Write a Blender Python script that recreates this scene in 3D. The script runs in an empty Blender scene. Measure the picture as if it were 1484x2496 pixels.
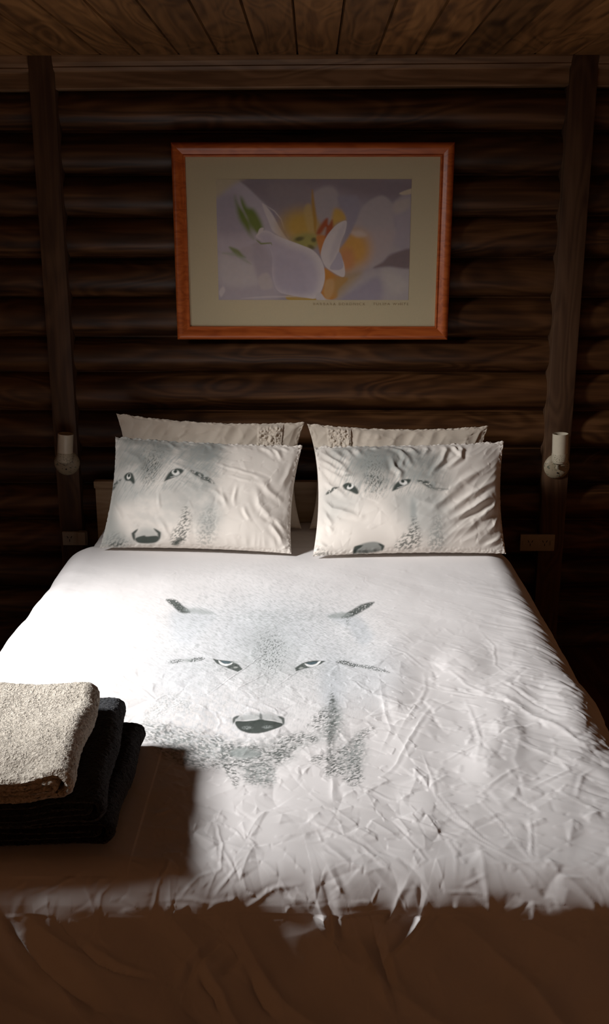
import bpy, math
import numpy as np
from mathutils import Vector, Matrix

SC = bpy.context.scene
COL = SC.collection
rng = np.random.default_rng(7)

# ------------------------------------------------------------------ camera model
F = 2451.0
PITCH = math.atan(698 / F)
YAW = math.atan(20 / F * math.cos(PITCH))
CAM = np.array([0.0, -3.88, 1.69])
FW = np.array([-math.sin(YAW) * math.cos(PITCH), math.cos(YAW) * math.cos(PITCH), -math.sin(PITCH)])
RT = np.array([math.cos(YAW), math.sin(YAW), 0.0])
UP = np.cross(RT, FW)
BED_Z = 0.58
FOOT_Y = -2.365


def ray(px, py):
    return FW + RT * (px - 742) / F - UP * (py - 1248) / F


def at_z(px, py, z):
    d = ray(px, py)
    return CAM + d * ((z - CAM[2]) / d[2])


def at_y(px, py, y):
    d = ray(px, py)
    return CAM + d * ((y - CAM[1]) / d[1])


# ------------------------------------------------------------------ noise helpers
_perm = rng.permutation(4096).astype(np.int64)
_grad = rng.random(4096) * 2 * math.pi


def _h(i, j, s=0):
    return _perm[(_perm[(i + s * 131) & 4095] + j) & 4095]


def perlin(x, y, s=0):
    xi = np.floor(x).astype(np.int64); yi = np.floor(y).astype(np.int64)
    xf = x - xi; yf = y - yi
    u = xf * xf * xf * (xf * (xf * 6 - 15) + 10); v = yf * yf * yf * (yf * (yf * 6 - 15) + 10)

    def g(i, j, a, b):
        t = _grad[_h(i, j, s)]
        return np.cos(t) * a + np.sin(t) * b
    n00 = g(xi, yi, xf, yf); n10 = g(xi + 1, yi, xf - 1, yf)
    n01 = g(xi, yi + 1, xf, yf - 1); n11 = g(xi + 1, yi + 1, xf - 1, yf - 1)
    a = n00 + u * (n10 - n00); b = n01 + u * (n11 - n01)
    return (a + v * (b - a)) * 1.5


def fbm(x, y, o=4, s=0):
    r = 0; a = 1.0; t = 0
    for k in range(o):
        r = r + a * perlin(x * 2 ** k + 17.3 * k, y * 2 ** k - 9.1 * k, s + k); t += a; a *= 0.5
    return r / t


def crumple(x, y, s=0, w=0.07, keep=0.55):
    """network of straight creases: signed ridges along the borders of random cells"""
    xi = np.floor(x).astype(np.int64); yi = np.floor(y).astype(np.int64)
    d1 = np.full(x.shape, 9e9); d2 = d1.copy(); d3 = d1.copy()
    p1x = np.zeros(x.shape); p1y = p1x.copy(); p2x = p1x.copy(); p2y = p1x.copy()
    i1 = np.zeros(x.shape, np.int64); i2 = i1.copy()
    for dx in (-1, 0, 1):
        for dy in (-1, 0, 1):
            cx = xi + dx; cy = yi + dy
            h = _h(cx, cy, s)
            sx = cx + _grad[h] / 6.2832; sy = cy + _grad[(h * 7 + 13) & 4095] / 6.2832
            d = (x - sx) ** 2 + (y - sy) ** 2
            c = d < d1
            c2 = (~c) & (d < d2)
            d3 = np.where(c | c2, d2, np.minimum(d3, d))
            d2 = np.where(c, d1, np.where(c2, d, d2)); p2x = np.where(c, p1x, np.where(c2, sx, p2x))
            p2y = np.where(c, p1y, np.where(c2, sy, p2y)); i2 = np.where(c, i1, np.where(c2, h, i2))
            d1 = np.where(c, d, d1); p1x = np.where(c, sx, p1x); p1y = np.where(c, sy, p1y); i1 = np.where(c, h, i1)
    b = (d2 - d1) / (2 * np.sqrt((p2x - p1x) ** 2 + (p2y - p1y) ** 2) + 1e-6)
    k = _grad[((i1 + 1) * (i2 + 1) + i1 + i2) & 4095] / 6.2832
    amp = np.where(k < keep, np.where(k < keep * 0.6, 1.0, -0.8) * (0.4 + 0.6 * np.abs(np.sin(k * 91))), 0.0)
    amp = amp * np.clip((np.sqrt(d3) - np.sqrt(d2)) / 0.14, 0, 1)       # creases die out where three meet
    return amp * (0.6 * np.exp(-b / w) + 0.4 * np.exp(-b / (w * 3.5)))


def seg_dist(X, Y, pts):
    """distance, signed side distance and run fraction along a polyline"""
    P = np.asarray(pts, float)
    L = np.hypot(*(P[1:] - P[:-1]).T); T = L.sum(); acc = 0
    best = np.full(X.shape, 9e9); sd = np.zeros(X.shape); fr = np.zeros(X.shape)
    for a, b, l in zip(P[:-1], P[1:], L):
        e = (b - a) / max(l, 1e-9)
        px = X - a[0]; py = Y - a[1]
        t = np.clip(px * e[0] + py * e[1], 0, l)
        d = np.hypot(px - t * e[0], py - t * e[1])
        side = px * e[1] - py * e[0]
        m = d < best
        best = np.where(m, d, best); sd = np.where(m, np.copysign(d, side), sd); fr = np.where(m, (acc + t) / T, fr)
        acc += l
    return best, sd, fr


def smooth_closed(pts, n=5):
    P = np.asarray(pts, float); N = len(P); out = []
    for i in range(N):
        p0, p1, p2, p3 = P[i - 1], P[i], P[(i + 1) % N], P[(i + 2) % N]
        for k in range(n):
            t = k / n
            out.append(0.5 * ((2 * p1) + (-p0 + p2) * t + (2 * p0 - 5 * p1 + 4 * p2 - p3) * t * t + (-p0 + 3 * p1 - 3 * p2 + p3) * t ** 3))
    return np.array(out)


def poly_sd(X, Y, P):
    """signed distance to closed polygon, negative inside"""
    best = np.full(X.shape, 9e9); ins = np.zeros(X.shape, bool)
    Q = np.roll(P, -1, 0)
    for a, b in zip(P, Q):
        ex, ey = b - a; l2 = ex * ex + ey * ey + 1e-12
        px = X - a[0]; py = Y - a[1]
        t = np.clip((px * ex + py * ey) / l2, 0, 1)
        best = np.minimum(best, (px - t * ex) ** 2 + (py - t * ey) ** 2)
        c = ((a[1] > Y) != (b[1] > Y))
        xx = a[0] + (Y - a[1]) * ex / (ey if abs(ey) > 1e-9 else 1e-9)
        ins ^= c & (X < xx)
    d = np.sqrt(best)
    return np.where(ins, -d, d)


def sstep(a, b, x):
    t = np.clip((x - a) / (b - a), 0, 1)
    return t * t * (3 - 2 * t)


class Paint:
    """colours on a cloud of design coordinates"""
    def __init__(s, X, Y, base):
        s.X = X; s.Y = Y; s.C = np.tile(np.array(base, float), (X.size, 1))

    def _box(s, P, pad):
        lo = P.min(0) - pad; hi = P.max(0) + pad
        return np.nonzero((s.X > lo[0]) & (s.X < hi[0]) & (s.Y > lo[1]) & (s.Y < hi[1]))[0]

    def mix(s, idx, a, col):
        a = np.clip(a, 0, 1)[:, None]
        s.C[idx] = s.C[idx] * (1 - a) + np.array(col) * a

    def poly(s, pts, col, soft=3, op=1.0, sm=True, tex=None):
        P = smooth_closed(pts) if sm else np.asarray(pts, float)
        i = s._box(P, soft * 2)
        if not i.size: return
        d = poly_sd(s.X[i], s.Y[i], P)
        a = 1 - sstep(-soft, soft, d)
        if tex is not None: a = a * tex(s.X[i], s.Y[i])
        s.mix(i, a * op, col)

    def line(s, pts, col, w=3, soft=2, op=1.0, taper=True, tex=None):
        P = np.asarray(pts, float)
        i = s._box(P, w + soft * 2)
        if not i.size: return
        d, sd, fr = seg_dist(s.X[i], s.Y[i], P)
        ww = w * (np.clip(np.sin(np.clip(fr, 0.02, 0.98) * math.pi), 0, 1) ** 0.5 if taper else 1.0)
        a = 1 - sstep(ww - soft, ww + soft, d)
        if tex is not None: a = a * tex(s.X[i], s.Y[i])
        s.mix(i, a * op, col)

    def ell(s, c, r, col, soft=0.3, op=1.0, tex=None, rot=0.0):
        P = np.array([[c[0] - max(r), c[1] - max(r)], [c[0] + max(r), c[1] + max(r)]])
        i = s._box(P, max(r) * (soft + .2))
        if not i.size: return
        dx = s.X[i] - c[0]; dy = s.Y[i] - c[1]
        cr, sr = math.cos(rot), math.sin(rot)
        q = np.hypot((dx * cr + dy * sr) / r[0], (-dx * sr + dy * cr) / r[1])
        a = 1 - sstep(1 - soft, 1 + soft, q)
        if tex is not None: a = a * tex(s.X[i], s.Y[i])
        s.mix(i, a * op, col)


# ------------------------------------------------------------------ mesh helpers
def tag(o, label=None, cat=None, group=None, kind=None):
    if label: o['label'] = label
    if cat: o['category'] = cat
    if group: o['group'] = group
    if kind: o['kind'] = kind
    return o


def mesh_obj(name, verts, faces, mat, parent=None, smooth=True, color=None):
    """verts (N,3) in world space; faces (M,4) array or list of tuples"""
    me = bpy.data.meshes.new(name)
    V = np.asarray(verts, np.float32)
    if isinstance(faces, np.ndarray):
        n = faces.shape[0]; k = faces.shape[1]
        me.vertices.add(len(V)); me.vertices.foreach_set('co', V.ravel())
        me.loops.add(n * k); me.loops.foreach_set('vertex_index', faces.astype(np.int32).ravel())
        me.polygons.add(n); me.polygons.foreach_set('loop_start', np.arange(0, n * k, k, dtype=np.int32))
        me.polygons.foreach_set('loop_total', np.full(n, k, np.int32))
        me.update(calc_edges=True)
        me.validate()
    else:
        me.from_pydata([tuple(v) for v in V], [], [tuple(f) for f in faces])
        me.update()
    me.polygons.foreach_set('use_smooth', np.full(len(me.polygons), smooth, bool))
    if color is not None:
        a = me.color_attributes.new('tint', 'FLOAT_COLOR', 'POINT')
        c = np.ones((len(V), 4), np.float32); c[:, :3] = color
        a.data.foreach_set('color', c.ravel())
    o = bpy.data.objects.new(name, me)
    COL.objects.link(o)
    if mat: me.materials.append(mat)
    if parent is not None:
        o.parent = parent
        o.matrix_parent_inverse = Matrix.Translation(-parent.location)
    return o


def empty(name, loc):
    o = bpy.data.objects.new(name, None); COL.objects.link(o)
    o.location = loc; o.empty_display_size = 0.1
    return o


def grid_faces(nu, nv, off=0, closed_u=False, flip=False):
    """index = off + v*nu + u"""
    u = np.arange(nu if closed_u else nu - 1); v = np.arange(nv - 1)
    U, V = np.meshgrid(u, v)
    U = U.ravel(); V = V.ravel(); U1 = (U + 1) % nu
    q = np.stack([V * nu + U, V * nu + U1, (V + 1) * nu + U1, (V + 1) * nu + U], 1) + off
    return q[:, ::-1].copy() if flip else q


class MB:
    """collects boxes, lathes and prisms into one mesh"""
    def __init__(s): s.v = []; s.f = []

    def add(s, v, f):
        o = len(s.v); s.v += [tuple(p) for p in v]; s.f += [tuple(i + o for i in q) for q in f]

    def box(s, lo, hi, b=0.0):
        """box with bevelled edges (b > 0)"""
        lo = np.array(lo, float); hi = np.array(hi, float)
        if b <= 0:
            v = [(x, y, z) for x in (lo[0], hi[0]) for y in (lo[1], hi[1]) for z in (lo[2], hi[2])]
            s.add(v, [(0, 1, 3, 2), (4, 6, 7, 5), (0, 4, 5, 1), (2, 3, 7, 6), (0, 2, 6, 4), (1, 5, 7, 3)])
            return
        import bmesh
        bm = bmesh.new(); bmesh.ops.create_cube(bm, size=1)
        c = (lo + hi) / 2; d = hi - lo
        for p in bm.verts: p.co = Vector(c) + Vector((p.co[0] * d[0], p.co[1] * d[1], p.co[2] * d[2]))
        bmesh.ops.bevel(bm, geom=list(bm.edges), offset=b, segments=2, profile=0.6, affect='EDGES')
        bm.verts.index_update()
        s.add([tuple(p.co) for p in bm.verts], [tuple(q.index for q in f.verts) for f in bm.faces])
        bm.free()

    def lathe(s, prof, org, ax=(0, 0, 1), n=40):
        """prof = [(radius, height)], revolved about ax through org"""
        ax = Vector(ax).normalized(); a = ax.orthogonal().normalized(); b = ax.cross(a); org = Vector(org)
        v = []
        for r, h in prof:
            for k in range(n):
                t = 2 * math.pi * k / n
                v.append(org + ax * h + (a * math.cos(t) + b * math.sin(t)) * r)
        f = []
        for j in range(len(prof) - 1):
            for k in range(n):
                f.append((j * n + k, j * n + (k + 1) % n, (j + 1) * n + (k + 1) % n, (j + 1) * n + k))
        s.add(v, f)

    def tube(s, pts, r, n=16):
        P = [Vector(p) for p in pts]; v = []
        for i, p in enumerate(P):
            t = (P[min(i + 1, len(P) - 1)] - P[max(i - 1, 0)]).normalized()
            a = t.cross(Vector((1, 0, 0.01))).normalized(); b = t.cross(a)
            for k in range(n):
                q = 2 * math.pi * k / n
                v.append(p + (a * math.cos(q) + b * math.sin(q)) * r)
        f = [(j * n + k, j * n + (k + 1) % n, (j + 1) * n + (k + 1) % n, (j + 1) * n + k) for j in range(len(P) - 1) for k in range(n)]
        f.append(tuple(range(n))); f.append(tuple(range((len(P) - 1) * n, len(P) * n)))
        s.add(v, f)

    def build(s, name, mat, parent=None, smooth=False):
        o = mesh_obj(name, s.v, s.f, mat, parent, smooth)
        if smooth: sharp(o)
        return o


def sharp(o, ang=0.6):
    import bmesh
    bm = bmesh.new(); bm.from_mesh(o.data)
    bmesh.ops.recalc_face_normals(bm, faces=bm.faces)
    for e in bm.edges:
        if len(e.link_faces) == 2 and e.calc_face_angle() > ang: e.smooth = False
    bm.to_mesh(o.data); bm.free()


# ------------------------------------------------------------------ materials
def new_mat(name):
    m = bpy.data.materials.new(name); m.use_nodes = True
    nt = m.node_tree; return m, nt, nt.nodes['Principled BSDF']


def nd(nt, t, **kw):
    n = nt.nodes.new(t)
    for k, v in kw.items():
        if k in n.inputs.keys() and not hasattr(n, k): n.inputs[k].default_value = v
        else: setattr(n, k, v)
    return n


def ramp(nt, stops):
    r = nt.nodes.new('ShaderNodeValToRGB'); e = r.color_ramp.elements
    while len(e) < len(stops): e.new(0.5)
    for q, (p, c) in zip(e, stops): q.position = p; q.color = (*c, 1)
    return r


def wood(name, dark, mid, light, axis='X', scale=1.0, rough=0.55, plank=0.0, plank_off=0.0, plank_axis='X', spec=0.35, bump=0.15, knots=True):
    m, nt, p = new_mat(name); L = nt.links.new
    tc = nd(nt, 'ShaderNodeTexCoord')
    st = {'X': (0.9, 14, 14), 'Y': (14, 0.9, 14), 'Z': (14, 14, 0.9)}[axis]
    mp = nd(nt, 'ShaderNodeMapping'); mp.inputs['Scale'].default_value = [v * scale for v in st]
    src = tc.outputs['Object']
    if plank > 0:          # every board takes its own stretch of grain and tone
        sx = nd(nt, 'ShaderNodeSeparateXYZ'); L(src, sx.inputs[0])
        a = nd(nt, 'ShaderNodeMath', operation='ADD'); a.inputs[1].default_value = -plank_off; L(sx.outputs[plank_axis], a.inputs[0])
        dv = nd(nt, 'ShaderNodeMath', operation='DIVIDE'); dv.inputs[1].default_value = plank; L(a.outputs[0], dv.inputs[0])
        fl = nd(nt, 'ShaderNodeMath', operation='FLOOR'); L(dv.outputs[0], fl.inputs[0])
        wn = nd(nt, 'ShaderNodeTexWhiteNoise', noise_dimensions='1D'); L(fl.outputs[0], wn.inputs['W'])
        vm = nd(nt, 'ShaderNodeVectorMath', operation='MULTIPLY_ADD'); vm.inputs[1].default_value = (7, 7, 7)
        L(wn.outputs['Color'], vm.inputs[0]); L(src, vm.inputs[2]); src = vm.outputs[0]
    L(src, mp.inputs[0])
    n1 = nd(nt, 'ShaderNodeTexNoise'); n1.inputs['Scale'].default_value = 1.6; n1.inputs['Detail'].default_value = 8; n1.inputs['Distortion'].default_value = 1.2
    L(mp.outputs[0], n1.inputs['Vector'])
    mp2 = nd(nt, 'ShaderNodeMapping'); mp2.inputs['Scale'].default_value = [{'X': (1.6, 7, 7), 'Y': (7, 1.6, 7), 'Z': (7, 7, 1.6)}[axis][k] * scale for k in range(3)]
    L(src, mp2.inputs[0])
    wv = nd(nt, 'ShaderNodeTexNoise'); wv.inputs['Scale'].default_value = 1.0; wv.inputs['Detail'].default_value = 1.5; wv.inputs['Distortion'].default_value = 0.6
    L(mp2.outputs[0], wv.inputs['Vector'])
    sn = nd(nt, 'ShaderNodeMath', operation='MULTIPLY'); sn.inputs[1].default_value = 60; L(wv.outputs['Fac'], sn.inputs[0])
    si = nd(nt, 'ShaderNodeMath', operation='SINE'); L(sn.outputs[0], si.inputs[0])
    ml = nd(nt, 'ShaderNodeMath', operation='MULTIPLY_ADD'); ml.inputs[1].default_value = 0.09; L(si.outputs[0], ml.inputs[0]); L(n1.outputs['Fac'], ml.inputs[2])
    cr = ramp(nt, [(0.30, dark), (0.52, mid), (0.75, light)]); L(ml.outputs[0], cr.inputs[0])
    colr = cr.outputs[0]
    if knots:
        vo = nd(nt, 'ShaderNodeTexVoronoi'); vo.inputs['Scale'].default_value = 1.0
        mp3 = nd(nt, 'ShaderNodeMapping'); mp3.inputs['Scale'].default_value = {'X': (1.7, 4, 4), 'Y': (4, 1.7, 4), 'Z': (4, 4, 1.7)}[axis]
        L(src, mp3.inputs[0]); L(mp3.outputs[0], vo.inputs['Vector'])
        kr = ramp(nt, [(0.05, (0.18, 0.16, 0.15)), (0.17, (1, 1, 1))]); L(vo.outputs['Distance'], kr.inputs[0])
        mx = nd(nt, 'ShaderNodeMix', data_type='RGBA', blend_type='MULTIPLY'); mx.inputs[0].default_value = 0.85
        L(colr, mx.inputs[6]); L(kr.outputs[0], mx.inputs[7]); colr = mx.outputs[2]
    if plank > 0:
        hs = nd(nt, 'ShaderNodeHueSaturation'); mr = nd(nt, 'ShaderNodeMapRange'); mr.inputs[3].default_value = 0.7; mr.inputs[4].default_value = 1.3
        L(wn.outputs['Value'], mr.inputs[0]); L(mr.outputs[0], hs.inputs['Value']); L(colr, hs.inputs['Color']); colr = hs.outputs[0]
    L(colr, p.inputs['Base Color'])
    p.inputs['Roughness'].default_value = rough; p.inputs['Specular IOR Level'].default_value = spec
    bp = nd(nt, 'ShaderNodeBump'); bp.inputs['Strength'].default_value = bump; bp.inputs['Distance'].default_value = 0.004
    L(ml.outputs[0], bp.inputs['Height']); L(bp.outputs[0], p.inputs['Normal'])
    return m


def cloth_mat(name, col=None, rough=0.9, attr=True, sheen=0.08):
    m, nt, p = new_mat(name)
    if attr:
        a = nd(nt, 'ShaderNodeVertexColor', layer_name='tint'); nt.links.new(a.outputs[0], p.inputs['Base Color'])
    else:
        p.inputs['Base Color'].default_value = (*col, 1)
    p.inputs['Roughness'].default_value = rough; p.inputs['Specular IOR Level'].default_value = 0.12
    p.inputs['Sheen Weight'].default_value = sheen; p.inputs['Sheen Roughness'].default_value = 0.5
    tc = nd(nt, 'ShaderNodeTexCoord'); n = nd(nt, 'ShaderNodeTexNoise'); n.inputs['Scale'].default_value = 420; n.inputs['Detail'].default_value = 3
    nt.links.new(tc.outputs['Object'], n.inputs['Vector'])
    b = nd(nt, 'ShaderNodeBump'); b.inputs['Strength'].default_value = 0.06; b.inputs['Distance'].default_value = 0.001
    nt.links.new(n.outputs['Fac'], b.inputs['Height']); nt.links.new(b.outputs[0], p.inputs['Normal'])
    return m


def terry(name, c0, c1):
    m, nt, p = new_mat(name); L = nt.links.new
    tc = nd(nt, 'ShaderNodeTexCoord')
    n = nd(nt, 'ShaderNodeTexNoise'); n.inputs['Scale'].default_value = 190; n.inputs['Detail'].default_value = 2.5; n.inputs['Distortion'].default_value = 0.8
    L(tc.outputs['Object'], n.inputs['Vector'])
    r = ramp(nt, [(0.32, c0), (0.62, c1)]); L(n.outputs['Fac'], r.inputs[0]); L(r.outputs[0], p.inputs['Base Color'])
    p.inputs['Roughness'].default_value = 1.0; p.inputs['Specular IOR Level'].default_value = 0.05
    p.inputs['Sheen Weight'].default_value = 0.15
    b = nd(nt, 'ShaderNodeBump'); b.inputs['Strength'].default_value = 1.0; b.inputs['Distance'].default_value = 0.005
    L(n.outputs['Fac'], b.inputs['Height']); L(b.outputs[0], p.inputs['Normal'])
    return m


def plain(name, col, rough=0.5, spec=0.4, speck=None, noise=60):
    m, nt, p = new_mat(name)
    p.inputs['Roughness'].default_value = rough; p.inputs['Specular IOR Level'].default_value = spec
    tc = nd(nt, 'ShaderNodeTexCoord'); n = nd(nt, 'ShaderNodeTexNoise'); n.inputs['Scale'].default_value = noise; n.inputs['Detail'].default_value = 4
    nt.links.new(tc.outputs['Object'], n.inputs['Vector'])
    lo = speck if speck else tuple(c * 0.93 for c in col)
    r = ramp(nt, [(0.36, lo), (0.44, col)] if speck else [(0.3, lo), (0.7, col)])
    nt.links.new(n.outputs['Fac'], r.inputs[0]); nt.links.new(r.outputs[0], p.inputs['Base Color'])
    return m


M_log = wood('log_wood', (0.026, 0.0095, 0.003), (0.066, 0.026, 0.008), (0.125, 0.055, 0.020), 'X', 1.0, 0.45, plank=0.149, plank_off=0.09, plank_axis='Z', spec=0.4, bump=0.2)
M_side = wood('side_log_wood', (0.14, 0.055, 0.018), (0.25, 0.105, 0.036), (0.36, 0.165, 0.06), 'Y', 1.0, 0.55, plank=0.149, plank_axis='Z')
M_ceil = wood('ceiling_wood', (0.10, 0.042, 0.013), (0.20, 0.09, 0.028), (0.30, 0.14, 0.047), 'Y', 1.0, 0.55, plank=0.1387, plank_off=-0.055, plank_axis='X')
M_post = wood('post_wood', (0.05, 0.023, 0.011), (0.085, 0.042, 0.02), (0.12, 0.063, 0.032), 'Z', 1.0, 0.6, knots=False)
M_trim = wood('trim_wood', (0.13, 0.066, 0.03), (0.21, 0.115, 0.056), (0.29, 0.165, 0.085), 'X', 1.0, 0.5)
M_floor = wood('floor_wood', (0.05, 0.02, 0.008), (0.085, 0.036, 0.014), (0.12, 0.055, 0.022), 'Y', 0.8, 0.5, plank=0.12, plank_axis='X')
M_pale = wood('pale_wood', (0.36, 0.25, 0.15), (0.44, 0.32, 0.20), (0.5, 0.38, 0.25), 'X', 1.4, 0.5, knots=False, bump=0.05)
M_frame = wood('frame_wood', (0.36, 0.075, 0.015), (0.50, 0.115, 0.024), (0.58, 0.15, 0.034), 'X', 2.0, 0.32, knots=False, spec=0.5, bump=0.03)
M_duvet = cloth_mat('printed_cotton')
M_pillow = cloth_mat('printed_pillow_cotton')
M_sheet = cloth_mat('plain_sheet_cotton', (0.78, 0.76, 0.75), attr=False)
M_cream = cloth_mat('cream_cotton', (0.70, 0.62, 0.52), attr=False)
M_beige = terry('beige_terry', (0.36, 0.32, 0.265), (0.70, 0.64, 0.55))
M_char = terry('charcoal_terry', (0.010, 0.011, 0.013), (0.035, 0.037, 0.043))
M_black = terry('black_terry', (0.007, 0.007, 0.008), (0.022, 0.022, 0.025))
M_white = plain('lamp_white', (0.62, 0.55, 0.42), 0.35)
M_speck = plain('corroded_white', (0.48, 0.42, 0.31), 0.5, speck=(0.12, 0.12, 0.08), noise=260)
M_back = plain('shaded_tarnished_backplate', (0.34, 0.28, 0.19), 0.5, speck=(0.10, 0.11, 0.07), noise=120)  # verdigris specks; the darker base stands in for shade on the disc
M_plate = plain('outlet_plastic', (0.38, 0.33, 0.26), 0.4)  # white plastic, its base colour darkened to stand in for shade
M_hole = plain('dark_slot', (0.01, 0.01, 0.01), 0.6)
M_mat = plain('mat_board', (0.66, 0.585, 0.39), 0.85, 0.1, noise=300)
M_ink = plain('caption_ink', (0.46, 0.395, 0.255), 0.8)
M_print = cloth_mat('flower_print', rough=0.6, sheen=0.0)
M_blank = plain('mattress_fabric', (0.6, 0.58, 0.55), 0.9)


def pane_mat():
    m = bpy.data.materials.new('clear_pane'); m.use_nodes = True; nt = m.node_tree; nt.nodes.clear()
    o = nd(nt, 'ShaderNodeOutputMaterial'); t = nd(nt, 'ShaderNodeBsdfTransparent'); g = nd(nt, 'ShaderNodeBsdfGlossy')
    g.inputs['Roughness'].default_value = 0.02
    lw = nd(nt, 'ShaderNodeLayerWeight'); pw = nd(nt, 'ShaderNodeMath', operation='POWER'); pw.inputs[1].default_value = 5.0
    fr = nd(nt, 'ShaderNodeMath', operation='MULTIPLY_ADD'); fr.inputs[1].default_value = 0.9; fr.inputs[2].default_value = 0.03
    nt.links.new(lw.outputs['Facing'], pw.inputs[0]); nt.links.new(pw.outputs[0], fr.inputs[0]); mx = nd(nt, 'ShaderNodeMixShader')
    nt.links.new(fr.outputs[0], mx.inputs[0]); nt.links.new(t.outputs[0], mx.inputs[1]); nt.links.new(g.outputs[0], mx.inputs[2])
    nt.links.new(mx.outputs[0], o.inputs[0]); return m


M_pane = pane_mat()

# ------------------------------------------------------------------ the room
XL, XR, YF, ZC = -1.75, 1.95, -5.4, 2.268
LOGS = [2.268 - 0.10, 2.021, 1.872, 1.722, 1.573, 1.427, 1.276, 1.140, 0.988, 0.839, 0.69, 0.541, 0.392, 0.243, 0.094, -0.055]


def log_profile(zs, depth=0.05, n=14):
    pts = []
    for a, b in zip(zs[:-1], zs[1:]):
        for k in range(n):
            t = k / (n - 1)
            z = a + (b - a) * (0.015 + 0.97 * t)
            pts.append((z, depth * (abs(2 * t - 1) ** 2.6)))
        pts.append((b, depth * 1.25))
    return np.array(pts)


def log_wall(name, kind_axis, fixed, lo, hi, mat, holes=(), seg=0.06):
    """a wall of stacked round logs; kind_axis 'x': runs along x at y=fixed, 'y-'/'y+': runs along y at x=fixed"""
    prof = log_profile([2.32] + LOGS)
    us = np.linspace(lo, hi, int((hi - lo) / seg) + 2)
    U, K = np.meshgrid(us, np.arange(len(prof)))
    Z = prof[K, 0]; D = prof[K, 1]
    lid = np.searchsorted(-np.array(LOGS), -Z)
    D = D + 0.006 * fbm(U * 1.3, lid * 3.7 + Z * 2, 2, 5) + 0.002 * fbm(U * 6, Z * 20, 2, 8)
    D = np.maximum(D, -0.004)
    Z = Z + 0.004 * perlin(U * 0.8, lid * 5.1, 9)
    if kind_axis == 'x': V = np.stack([U, fixed + D, Z], -1)
    elif kind_axis == 'y-': V = np.stack([fixed - D, U, Z], -1)
    else: V = np.stack([fixed + D, U, Z], -1)
    f = grid_faces(len(us), len(prof))
    V = V.reshape(-1, 3)
    for hole in holes:
        c = V[f].mean(1)
        keep = ~((c[:, 1] > hole[0]) & (c[:, 1] < hole[1]) & (c[:, 2] > hole[2]) & (c[:, 2] < hole[3]))
        f = f[keep]
    o = mesh_obj(name, V, f, mat, None, True)
    tag(o, kind='structure')
    # solid core behind the logs keeps daylight out
    return o


def core(parent, boxes, mat):
    b = MB()
    for lo, hi in boxes: b.box(lo, hi)
    o = b.build('log_core', mat, parent); o['kind'] = 'structure'; return o


QY0, QY1 = -4.9, -3.7  # opening of the unseen window added for fill light
WY0, WY1, WZ0, WZ1 = -2.22, -1.33, 1.20, 2.15   # window opening in the left wall
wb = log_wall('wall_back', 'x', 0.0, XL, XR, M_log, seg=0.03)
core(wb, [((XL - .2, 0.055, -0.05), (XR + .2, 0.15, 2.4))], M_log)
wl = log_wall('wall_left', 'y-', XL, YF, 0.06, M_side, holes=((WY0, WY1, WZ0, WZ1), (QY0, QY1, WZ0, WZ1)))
core(wl, [((XL - .16, YF, -.05), (XL - .06, QY0, 2.4)), ((XL - .16, QY1, -.05), (XL - .06, WY0, 2.4)), ((XL - .16, QY0, -.05), (XL - .06, QY1, WZ0)), ((XL - .16, QY0, WZ1), (XL - .06, QY1, 2.4)), ((XL - .16, WY1, -.05), (XL - .06, 0.15, 2.4)),
          ((XL - .16, WY0, -.05), (XL - .06, WY1, WZ0)), ((XL - .16, WY0, WZ1), (XL - .06, WY1, 2.4))], M_side)
wr = log_wall('wall_right', 'y+', XR, YF, 0.06, M_side)
core(wr, [((XR + .06, YF, -.05), (XR + .16, 0.15, 2.4))], M_side)
b = MB(); b.box((XL - .16, YF - .1, -.05), (XR + .16, YF, 2.4)); tag(b.build('wall_front', M_side), kind='structure')

b = MB()
k0 = int(math.floor((XL + 0.055) / 0.1387)); k1 = int(math.ceil((XR + 0.055) / 0.1387))
b = MB()
for k in range(k0, k1):
    x0 = -0.055 + 0.1387 * k; x1 = x0 + 0.1387
    g, e = 0.004, 0.012
    dz = 0.0012 * math.sin(k * 2.3)
    vs = []
    for y in (YF, 0.06):
        vs += [(x0, y, ZC + 0.03), (x0 + 0.0008, y, ZC + e), (x0 + g, y, ZC + dz), (x1 - g, y, ZC - dz), (x1 - 0.0008, y, ZC + e), (x1, y, ZC + 0.03)]
    b.add(vs, [(i, i + 1, i + 7, i + 6) for i in range(5)])
b.box((XL - .16, YF, ZC + 0.03), (XR + .16, 0.15, ZC + 0.12))
tag(b.build('ceiling', M_ceil), kind='structure')
b = MB(); b.box((XL - .16, YF - .1, -.1), (XR + .16, 0.15, 0)); tag(b.build('floor', M_floor), kind='structure')

# posts and cornice on the log wall
PY = -0.03
for n, (pa, pb) in (('trim_1', ((65, 133, 183, 130), 0)), ('trim_2', ((1395, 1470, 1385, 1328), 0))):
    tl = at_y(pa[0], 150, PY)[0]; tr = at_y(pa[1], 150, PY)[0]; br = at_y(pa[2], 1045, PY)[0]; bl = at_y(pa[3], 1045, PY)[0]
    x0 = (tl + bl) / 2; x1 = (tr + br) / 2
    b = MB(); b.box((x0, PY, 0.0), (x1, 0.05, ZC + 0.004), 0.006)
    tag(b.build(n, M_post, smooth=True), kind='structure')
    if n == 'trim_1': PL = (x0, x1)
    else: PR = (x0, x1)


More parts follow.
